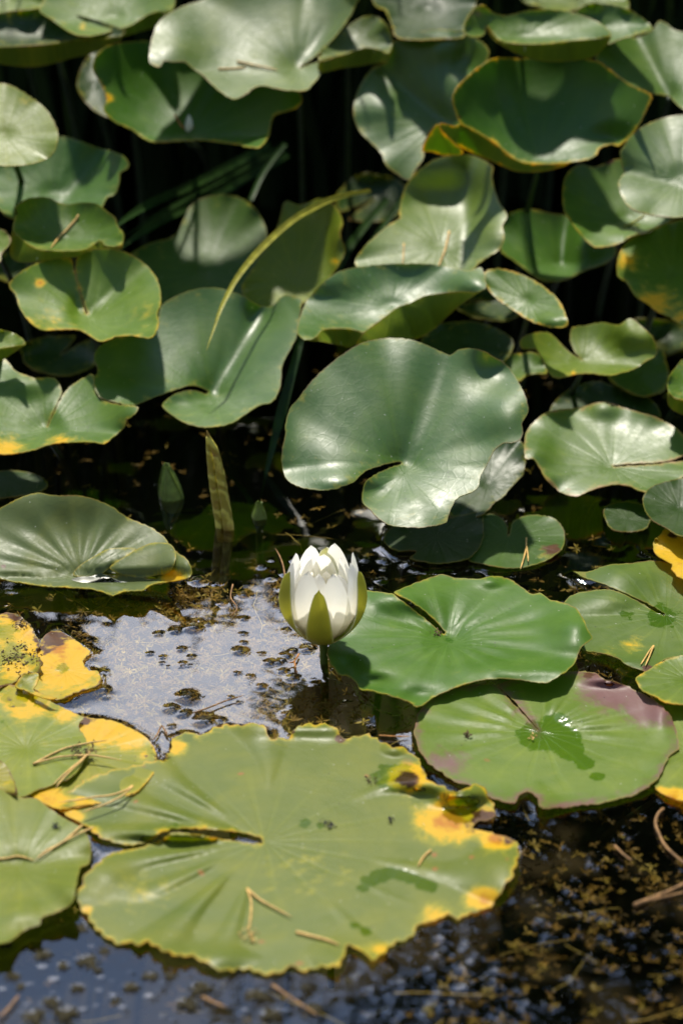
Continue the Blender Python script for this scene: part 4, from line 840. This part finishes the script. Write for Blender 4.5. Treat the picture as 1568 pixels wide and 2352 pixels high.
# young leaf, still rolled into two scrolls
p = at_z(518, 1212, 0); Y0 = p[1]
rl = put('rolled_lily_leaf', p, 'young golden green lily leaf still rolled into two upright scrolls', 'lily leaf')
for k, (pa, tip) in enumerate(((('512,1240 507,1205 497,1150 488,1090 480,1030 474,1003'), .0002), (('528,1240 524,1205 516,1150 506,1090 494,1035 482,1010 475,989'), .0002))):
    pp = spline(pa, 6.0, False); P3 = np.array([at_y(x, y, Y0-.004*k+.002) for x, y in pp])-p
    n = len(P3); rd = np.interp(np.linspace(0, 1, n), [0, .12, .6, .88, 1], [.0043, .0043, .0036, .0023, .0003])
    rd = rd*(1+.04*np.sin(np.arange(n)*1.3))
    tube('scroll', P3, rd, M['roll'], rl, 12)
tube('stalk', [(0, 0, -.3), (.002, 0, -.1), (.0005, 0, -.004)], .003, M['stalk'], rl)

# ------------------------------------------------------------------ grass blades
def blade(label, pts, ya, yb, wpx, mat, group=None, prof=((0, .6), (.5, 1), (1, .04)), fold=.25, name='grass_blade'):
    pp = spline(pts, 8.0, False); n = len(pp); Y = np.linspace(ya, yb, n)
    P3 = np.array([at_y(x, y, q) for (x, y), q in zip(pp, Y)]); tg = np.gradient(P3, axis=0); tg /= np.linalg.norm(tg, axis=1, keepdims=True)
    vd = P3-CAM; d = np.linalg.norm(vd, axis=1); side = np.cross(tg, vd/d[:, None]); side /= np.linalg.norm(side, axis=1, keepdims=True)
    nrm = np.cross(side, tg); wd = np.interp(np.linspace(0, 1, n), *zip(*prof))*wpx*.5*PXM*d
    V = []; F = []
    for i in range(n):
        for j, q in enumerate((-1, -.5, 0, .5, 1)):
            V.append(P3[i]+side[i]*q*wd[i]+nrm[i]*wd[i]*fold*(1-abs(q)))
    for i in range(n-1):
        for j in range(4):
            k = i*5+j; F += [(k, k+1, k+5), (k+1, k+6, k+5)]
    v, f, mi, at = shell_data(np.array(V), np.array(F), .0003, {})
    o = mesh_obj(name, v-P3[0], f, [mat, mat], None, None, mi); o.location = tuple(P3[0])
    return tag(o, label, 'grass blade', group)
blade('yellowing grass blade arching over the broad bowl leaf', '850,438 840,440 800,447 760,458 720,477 680,500 640,532 600,570 565,610 540,645 520,682 505,715 494,748 482,782 474,806', 2.03, 1.80, 15, M['grass_yellow'], prof=((0, .55), (.2, .9), (.55, 1), (.8, .6), (1, .05)))
DB = 'dark green grass blades in the shaded gap'
blade('long dark green grass blade hanging down towards the tiny bud', '700,740 688,790 664,880 640,970 620,1050 606,1110 597,1150', 1.86, 1.76, 25, M['grass_green'], DB)
blade('broad dark grass blade leaning right in the gap with a brown streak', '270,575 330,530 400,490 480,455 560,410 660,350', 1.99, 2.3, 26, M['grass_green'], DB, ((0, .15), (.2, .8), (1, .9)))
blade('slim dark grass blade whose tip points at the needle leaf', '232,552 285,505 350,465 430,430 520,385 620,330', 1.93, 2.28, 22, M['grass_green'], DB, ((0, .05), (.3, .9), (1, .9)))
blade('narrow dark grass blade between the two leaning blades', '290,540 350,500 430,455 520,408 640,340', 2.02, 2.3, 12, M['grass_green'], DB, ((0, .1), (.3, .9), (1, .9)))
blade('short bright grass blade rising behind the pale bent leaf', '770,625 800,570 840,515 890,455', 2.02, 2.2, 24, M['grass_green'], DB, ((0, .9), (1, .6)))
blade('second short grass blade leaning behind the pale bent leaf', '800,640 840,580 880,520 930,450', 2.03, 2.2, 18, M['grass_green'], DB, ((0, .9), (1, .6)))
blade('dark stalk like grass blade leaning under the petal scrap leaf', '575,460 600,405 630,360 655,330', 2.12, 2.2, 13, M['grass_green'], DB, ((0, .9), (1, .9)))
blade('curved green shoot bending behind the tiny bud', '515,1085 540,1105 562,1130 582,1165', 1.80, 1.755, 13, M['grass_green'], DB, ((0, .3), (.5, .9), (1, 1)))

# ------------------------------------------------------------------ pine needles and twigs
def surf_pts(sid, pts, lift):
    pp = spline(pts, 7.0, False)
    if sid is None: P3 = np.array([at_z(x, y, .0012) for x, y in pp])
    else: P3 = SURF[sid].point(pp)
    n = len(P3); t = np.linspace(0, 1, n)[:, None]
    # a needle is stiff: straighten its height profile
    z = P3[:, 2]; zl = np.polyval(np.polyfit(t[:, 0], z, 2), t[:, 0]); P3[:, 2] = np.maximum(z, zl)+lift
    return P3
def needle(label, sid, runs, rad=.0007, lift=.0010, mat='needle', cat='pine needle', name='pine_needle', group='dry pine needles on the lily leaves'):
    P = [surf_pts(sid, r_, lift+.0006*i) for i, r_ in enumerate(runs)]; o0 = P[0][0]
    if len(P) == 1:
        v, f = tube_data(P[0]-o0, rad*np.interp(np.linspace(0, 1, len(P[0])), [0, .1, .8, 1], [1, 1, .8, .2]), 6)
        o = mesh_obj(name, np.array(v), np.array(f, dtype=object), M[mat]); o.location = tuple(o0); return tag(o, label, cat, group)
    root = put(name, o0, label, cat, group)
    for q in P: tube('needle', q-o0, rad*np.interp(np.linspace(0, 1, len(q)), [0, .1, .8, 1], [1, 1, .8, .2]), M[mat], root, 6)
    return root
needle('forked pair of long needles across the stained yellow green pad', 'F4', ['77,1758 110,1740 150,1722 200,1710 247,1703', '77,1759 110,1750 150,1742 215,1740 280,1751'])
needle('pair of close needles leaning over the golden edged pad', 'F4', ['212,1724 180,1755 150,1779 122,1806', '212,1727 184,1757 152,1786 128,1816'])
needle('pair of long needles along the lower rim of the golden edged pad', 'F1', ['305,1822 270,1838 225,1846 135,1858', '306,1824 280,1846 250,1862 185,1884'], lift=.005)
needle('forked needle crossing the curled grey green pad', 'F6', ['190,1898 165,1920 140,1941 105,1958 82,1979', '215,1905 170,1926 130,1948 82,1980'])
needle('dry brown needle reaching the forked needle on the curled pad', 'F6', ['-20,1978 20,1974 45,1970 82,1980'])
needle('open V shaped needle pair on the front of the huge pad', 'F1', ['567,2044 576,2070 577,2094 572,2141', '568,2046 590,2066 610,2079 640,2095 670,2111'])
needle('thick straight needle at the lower rim of the huge pad', 'F1', ['680,2144 725,2156 750,2162 780,2174'], rad=.0010)
needle('short curved needle near the orange rot on the huge pad', 'F1', ['989,1956 974,1969 959,1993'], rad=.0008)
needle('V shaped needle standing on the dark browned pad', 'L36', ['1208,1241 1206,1271 1194,1313', '1208,1262 1211,1280 1212,1298'], lift=.002)
needle('pale needle pair on the dusty scarred pad', 'F10', ['1499,1486 1484,1508 1469,1531', '1500,1488 1490,1512 1480,1535'])
needle('upright straw coloured needle at the rim of the pale bent leaf', 'L27', ['927,562 926,590 924,612'])
needle('bent brown needle in the fold of the pale bent leaf', 'L27', ['1031,535 1022,575 1012,600 1004,622'], rad=.0010)
needle('straw needle lying across the turned up rim leaf', 'L6', ['181,500 150,535 117,572'], rad=.0010)
needle('crossed dry needles on the big wavy leaf', 'L14', ['502,161 535,160 566,157', '545,145 590,155 640,165'], rad=.0011)
needle('small green needle pair on the brown bitten leaf', 'L24', ['1432,522 1455,512 1482,494', '1440,520 1470,520'], mat='grass_yellow')
needle('orange forked needle floating beside the flower stem', None, ['686,1505 681,1515 676,1523 663,1525', '676,1523 679,1540 683,1552'], mat='needle_red', group='needles and twigs on the water')
needle('thin orange needle floating between the huge pad and the purple pad', None, ['870,1692 905,1694 940,1694'], rad=.0005, mat='needle_red', group='needles and twigs on the water')
for lab, pts, rd in (('brown twig curling down through the weedy water', '1522,1860 1510,1872 1504,1894 1515,1925 1529,1949 1568,1984 1610,2010', .0010),
                     ('thick brown twig lying on the weedy water', '1455,2082 1509,2061 1540,2048 1568,2034 1620,2010', .0014),
                     ('thin forked twig below the thick brown twig', '1475,2075 1530,2062 1590,2048', .0008),
                     ('slender brown stem near the orange rot rim', '1410,1945 1430,1965 1450,1980', .0008),
                     ('reddish stem trailing in the blue water', '625,2265 660,2290 690,2310 730,2335', .0008),
                     ('pale stem floating beside the weed lumps', '0,2340 20,2320 45,2288', .0009),
                     ('pinkish stem floating under the huge pad rim', '465,2293 490,2305 520,2318', .0009),
                     ('pale straw floating on the pale water patch', '385,1693 372,1670 362,1690 350,1705', .0007),
                     ('long thin stem lying in the pale water patch', '445,1640 480,1628 520,1612 560,1600', .0006),
                     ('red weed stem rising towards the rolled leaf', '655,1330 650,1300 640,1275 632,1262', .0007),
                     ('dark red thread of weed beside the reflected blade', '535,1345 530,1375 545,1400 525,1420', .0006)):
    needle(lab, None, [pts], rad=rd, mat='twig', cat='twig', name='twig', group='needles and twigs on the water')

# ------------------------------------------------------------------ small things on the pads
def scrap(label, sid, x, y, wpx, n, mat, cat, name, seed):
    g = np.random.default_rng(seed); c = SURF[sid].point((x, y))[0]; V, F = [], []
    for k in range(n):
        p = SURF[sid].point((x+g.normal(0, wpx*.4), y+g.normal(0, wpx*.22)))[0]; p[2] += .0006+g.random()*.0015
        a = g.random()*6.28; L = g.uniform(.0012, .0035); d = np.array([math.cos(a), math.sin(a), g.normal(0, .5)])*L; s_ = np.array([-math.sin(a), math.cos(a), g.normal(0, .6)])*L*.28
        b = len(V); V += [p, p+d*.5+s_, p+d, p+d*.5-s_, p+d*.5+np.array([0, 0, .0006])]; F += [(b, b+1, b+4), (b+1, b+2, b+4), (b+2, b+3, b+4), (b+3, b, b+4), (b, b+3, b+2, b+1)]
    o = mesh_obj(name, np.array(V)-c, np.array(F, dtype=object), M[mat], smooth=False); o.location = tuple(c); return tag(o, label, cat)
scrap('small heap of dead weed under the crossing needles', 'F4', 186, 1727, 40, 60, 'debris', 'debris', 'weed_scrap', 3)
scrap('scattered dead weed scraps on the ragged orange pad', 'F8', 40, 1512, 70, 110, 'debris', 'debris', 'weed_scrap', 4)
scrap('brown crumbs at the tip of the ragged orange pad', 'F8', 52, 1436, 22, 26, 'debris', 'debris', 'weed_scrap', 5)
scrap('clump of soaked brown scraps in the corner of the huge pad', 'F1', 372, 1740, 22, 30, 'debris', 'debris', 'weed_scrap', 9)
scrap('dark wet crumb on the centre right of the huge pad', 'F1', 752, 1897, 22, 16, 'fly', 'debris', 'weed_scrap', 6)
scrap('dark insect like crumb on the huge pad near the orange rot', 'F1', 897, 1886, 14, 14, 'fly', 'debris', 'weed_scrap', 7)
scrap('brown crumb beside the wet hollow of the huge pad', 'F1', 855, 1795, 16, 14, 'debris', 'debris', 'weed_scrap', 8)
scrap('dark crumb on the curled grey green pad', 'F6', 133, 1902, 12, 12, 'fly', 'debris', 'weed_scrap', 10)
scrap('tiny dark crumb left of the freckled pad centre', 'F2', 1070, 1692, 12, 12, 'debris', 'debris', 'weed_scrap', 12)
scrap('pale crumb resting in the wet centre of the freckled pad', 'F2', 1224, 1694, 14, 8, 'needle', 'debris', 'weed_scrap', 13)
scrap('dry seed scraps at the centre of the smooth bright pad', 'F3', 1000, 1458, 16, 14, 'debris', 'debris', 'weed_scrap', 14)
scrap('pale flower scraps below the V needle pair on the huge pad', 'F1', 572, 2150, 30, 20, 'needle', 'debris', 'weed_scrap', 15)
c = SURF['L13'].point((432, 300))[0]
o = petal('petal_scrap', None, -60, .016, [(0, .001), (.4, .004), (1, .003)], .004, [PI_, PO_], .7, nu=10, nv=6); o.location = tuple(c+np.array([0, -.004, .001]))
tag(o, 'fallen white petal scrap lying in the deep shaded leaf', 'petal')
needle('bent brown needle beside the fallen white petal scrap', 'L13', ['402,272 412,288 424,303 448,300'], rad=.0010, mat='needle_red', lift=.003)
# rain water held by the lifted pad
po = spline('164,1331 185,1325 215,1322 250,1304 268,1316 300,1321 330,1325 385,1316 372,1326 345,1333 300,1337 240,1338 190,1338', 6.0)
q2, f = fill(po, 10.0); zz = SURF['F15'].point(q2)[:, 2].mean()+.0012
P3 = np.array([at_z(x, y, zz) for x, y in q2]); root = [o for o in bpy.data.objects if o.get('label', '').startswith('pale ribbed')][0]
mesh_obj('water_pool', P3-np.array(root.location), f, M['pool'], root)

# ------------------------------------------------------------------ weed tufts breaking the surface
def tuft_mesh(seed):
    g = np.random.default_rng(seed); V, F, A = [], [], []
    nu, nv = 7, 12
    for i in range(nu):
        for j in range(nv):
            u = i/(nu-1)*math.pi*.5; v = j/nv*6.283; r = math.cos(u)*(1+.25*math.sin(3*v+seed)+.12*g.normal())
            V.append((r*math.cos(v), r*math.sin(v)*.8, -.15+.55*math.sin(u)*(1+.2*g.normal()))); A.append(.05+.25*g.random())
    for i in range(nu-1):
        for j in range(nv): F.append((i*nv+j, i*nv+(j+1) % nv, (i+1)*nv+(j+1) % nv, (i+1)*nv+j))
    for k in range(26):
        a = g.random()*6.28; e = g.uniform(.0, 1.3); d = np.array([math.cos(a)*math.cos(e), math.sin(a)*math.cos(e), math.sin(e)*.6]); s_ = np.array([-math.sin(a), math.cos(a), 0])*.10
        b = len(V); p = d*.75; V += [p, p+d*.3+s_, p+d*.62, p+d*.3-s_]; F.append((b, b+1, b+2, b+3)); A += [g.uniform(.2, .9)]*4
    return np.array(V), np.array(F), np.array(A)
TM = []
TUFT_LABELS = {(False, 0): 'large dark weed tuft with a bright waterline below the reflected blade', (False, 15): 'largest green leafy weed tuft in the middle of the pale water patch',
               (False, 16): 'rounded weed tuft next to the straw stem in the pale water', (False, 18): 'long low weed tuft close to the rim of the huge pad', (False, 19): 'round dark weed tip beside the long low tuft near the huge pad',
               (False, 20): 'weed tip where the pale straw touches the golden edged pad', (False, 21): 'dark weed tuft touching the bright yellow dying pad', (False, 11): 'flat weed tuft in open pale water near the flower',
               (False, 33): 'weed tuft in the corner under the lifted pad tip', (True, 11): 'upright brown weed lump with a curved shadow before the huge pad', (True, 13): 'broad leafy weed lump under the front rim of the huge pad',
               (True, 21): 'weed lump between the curled grey green pad and the huge pad'}
for k in range(4):
    V, F, A = tuft_mesh(20+k); o = mesh_obj('weed_tuft', V, F, M['tuft'], None, dict(rnd=A)); TM.append(o.data); bpy.data.objects.remove(o)
for lst, lab, grp in ((TUFTS, 'small dark weed tip poking through the pale sky reflecting water patch', 'weed tips in the pale water patch'),
                      (TUFTS2, 'brown weed lump poking through the blue water before the huge pad', 'weed lumps in the blue water')):
    for k, (p, r_) in enumerate(lst):
        own = TUFT_LABELS.get((lst is TUFTS2, k))
        o = bpy.data.objects.new('weed_tuft', TM[k % 4]); C.objects.link(o); o.location = (p[0], p[1], .0002); k_ = .95 if lst is TUFTS2 else .5; o.scale = (r_*k_, r_*k_, r_*k_*.75)
        o.rotation_euler = (0, 0, k*1.9); tag(o, own or lab, 'weed tip', grp)

# ------------------------------------------------------------------ behind: reeds set forward for shade, trees and an added shrub row
def reeds():  # bed brought forward and thickened to shade the gaps and block reflected sky
    V, F = [], []; g = np.random.default_rng(5)
    for k in range(9000):
        x = g.uniform(-3.2, 3.2) if k % 3 == 0 else g.uniform(-1.2, 1.2); y = 2.42+.88*g.random(); h = (.46+.30*(y-2.42)/.88)*g.uniform(.8, 1.05); a = g.random()*6.28; ln = g.uniform(.05, .22)
        w_ = g.uniform(.007, .014); s_ = np.array([math.cos(a+1.57), math.sin(a+1.57), 0])*w_; p = np.array([x, y, -.12])
        for j in range(4):
            t = (j+1)/4; q = np.array([x+math.cos(a)*ln*t*t, y+math.sin(a)*ln*t*t, -.12+(h+.12)*(t-.12*t*t)/.88]); b = len(V)
            V += [p-s_*(1-j/4.4), p+s_*(1-j/4.4), q+s_*(1-(j+1)/4.4), q-s_*(1-(j+1)/4.4)]; F.append((b, b+1, b+2, b+3)); p = q
    tag(mesh_obj('reed_bed', np.array(V), np.array(F), M['reed'], smooth=False), 'dense dark reeds along the far edge of the pond thickened to shade the gaps', 'reeds', kind='stuff')
reeds()
def tree(label, x, y, cz, rx, rz, seed, n=9000):
    g = np.random.default_rng(seed); root = put('tree', (x, y, .1), label, 'tree', 'trees behind the pond')
    tr = [np.array([0, 0, -.1]), np.array([.1, .05, cz*.35]), np.array([-.05, .1, cz*.7]), np.array([0, 0, cz*1.15])]
    tube('trunk', bez(*tr, 12), np.linspace(.26, .06, 12), M['bark'], root, 10)
    for k in range(9):
        a = k*2.4+g.random(); z0 = cz*g.uniform(.4, .95); e = np.array([math.cos(a)*rx*.75, math.sin(a)*rx*.75, z0+rz*g.uniform(-.1, .5)]); s0 = np.array([0, 0, z0])
        tube('limb', bez(s0, s0+e*np.array([.3, .3, 0]), e*.7+s0*.3, e, 8), np.linspace(.09, .02, 8), M['bark'], root, 6)
    cl = g.normal(0, 1, (150, 3)); cl /= (np.abs(cl)**4).sum(1, keepdims=True)**.25; cl *= (g.random((150, 1))**.4)*np.array([rx, rx, rz])*.92
    V, F = [], []
    for k in range(n):
        c_ = cl[g.integers(150)]+g.normal(0, .27, 3)*np.array([1, 1, .8]); a = g.normal(0, 1, 3); a /= np.linalg.norm(a); b_ = np.cross(a, g.normal(0, 1, 3)); b_ /= np.linalg.norm(b_); L = g.uniform(.10, .19)
        i = len(V); c_ = c_+np.array([0, 0, cz]); V += [c_-a*L, c_+b_*L*.55, c_+a*L, c_-b_*L*.55]; F.append((i, i+1, i+2, i+3))
    mesh_obj('crown', np.array(V), np.array(F), M['crown'], root, smooth=False)
tree('leafy tree on the far bank mirrored in the weedy water', 3.15, 7.0, 3.9, 3.15, 3.1, 1, 17000)
tree('second leafy tree standing further along the far bank', 8.2, 8.0, 4.2, 3.2, 3.2, 2, 9000)

def shrub(label, x, y, rx, h, seed, n=5000):  # unseen row added to keep the low sky out of the water's reflection
    g = np.random.default_rng(seed); root = put('shrub', (x, y, .08), label, 'shrub', 'added low shrubs on the far bank')
    for k in range(5):
        a = k*1.26; tube('stem', [(0, 0, 0), (.1*rx*math.cos(a), .1*math.sin(a), h*.4), (.4*rx*math.cos(a), .3*math.sin(a), h*.8)], [.02, .014, .006], M['bark'], root, 6)
    V, F = [], []
    for k in range(n):
        d = g.normal(0, 1, 3); d /= np.linalg.norm(d); d *= g.random()**.35
        c_ = np.array([d[0]*rx, d[1]*.4, h*.5+d[2]*h*.46]); a = g.normal(0, 1, 3); a /= np.linalg.norm(a); b_ = np.cross(a, g.normal(0, 1, 3)); b_ /= np.linalg.norm(b_); L = g.uniform(.03, .055)
        i = len(V); V += [c_-a*L, c_+b_*L*.55, c_+a*L, c_-b_*L*.55]; F.append((i, i+1, i+2, i+3))
    mesh_obj('crown', np.array(V), np.array(F), M['reed'], root, smooth=False)
for k, lab in enumerate(('added dark low shrub on the far bank in front of the tree', 'added dark low shrub next to the tree side shrub', 'added dark low shrub at the far end of the shrub row', 'added dark low shrub at the open end of the bank')):
    shrub(lab, (.75, -.35, -1.45, 1.85)[k], 3.55, .95, 1.03, 40+k, 8000)
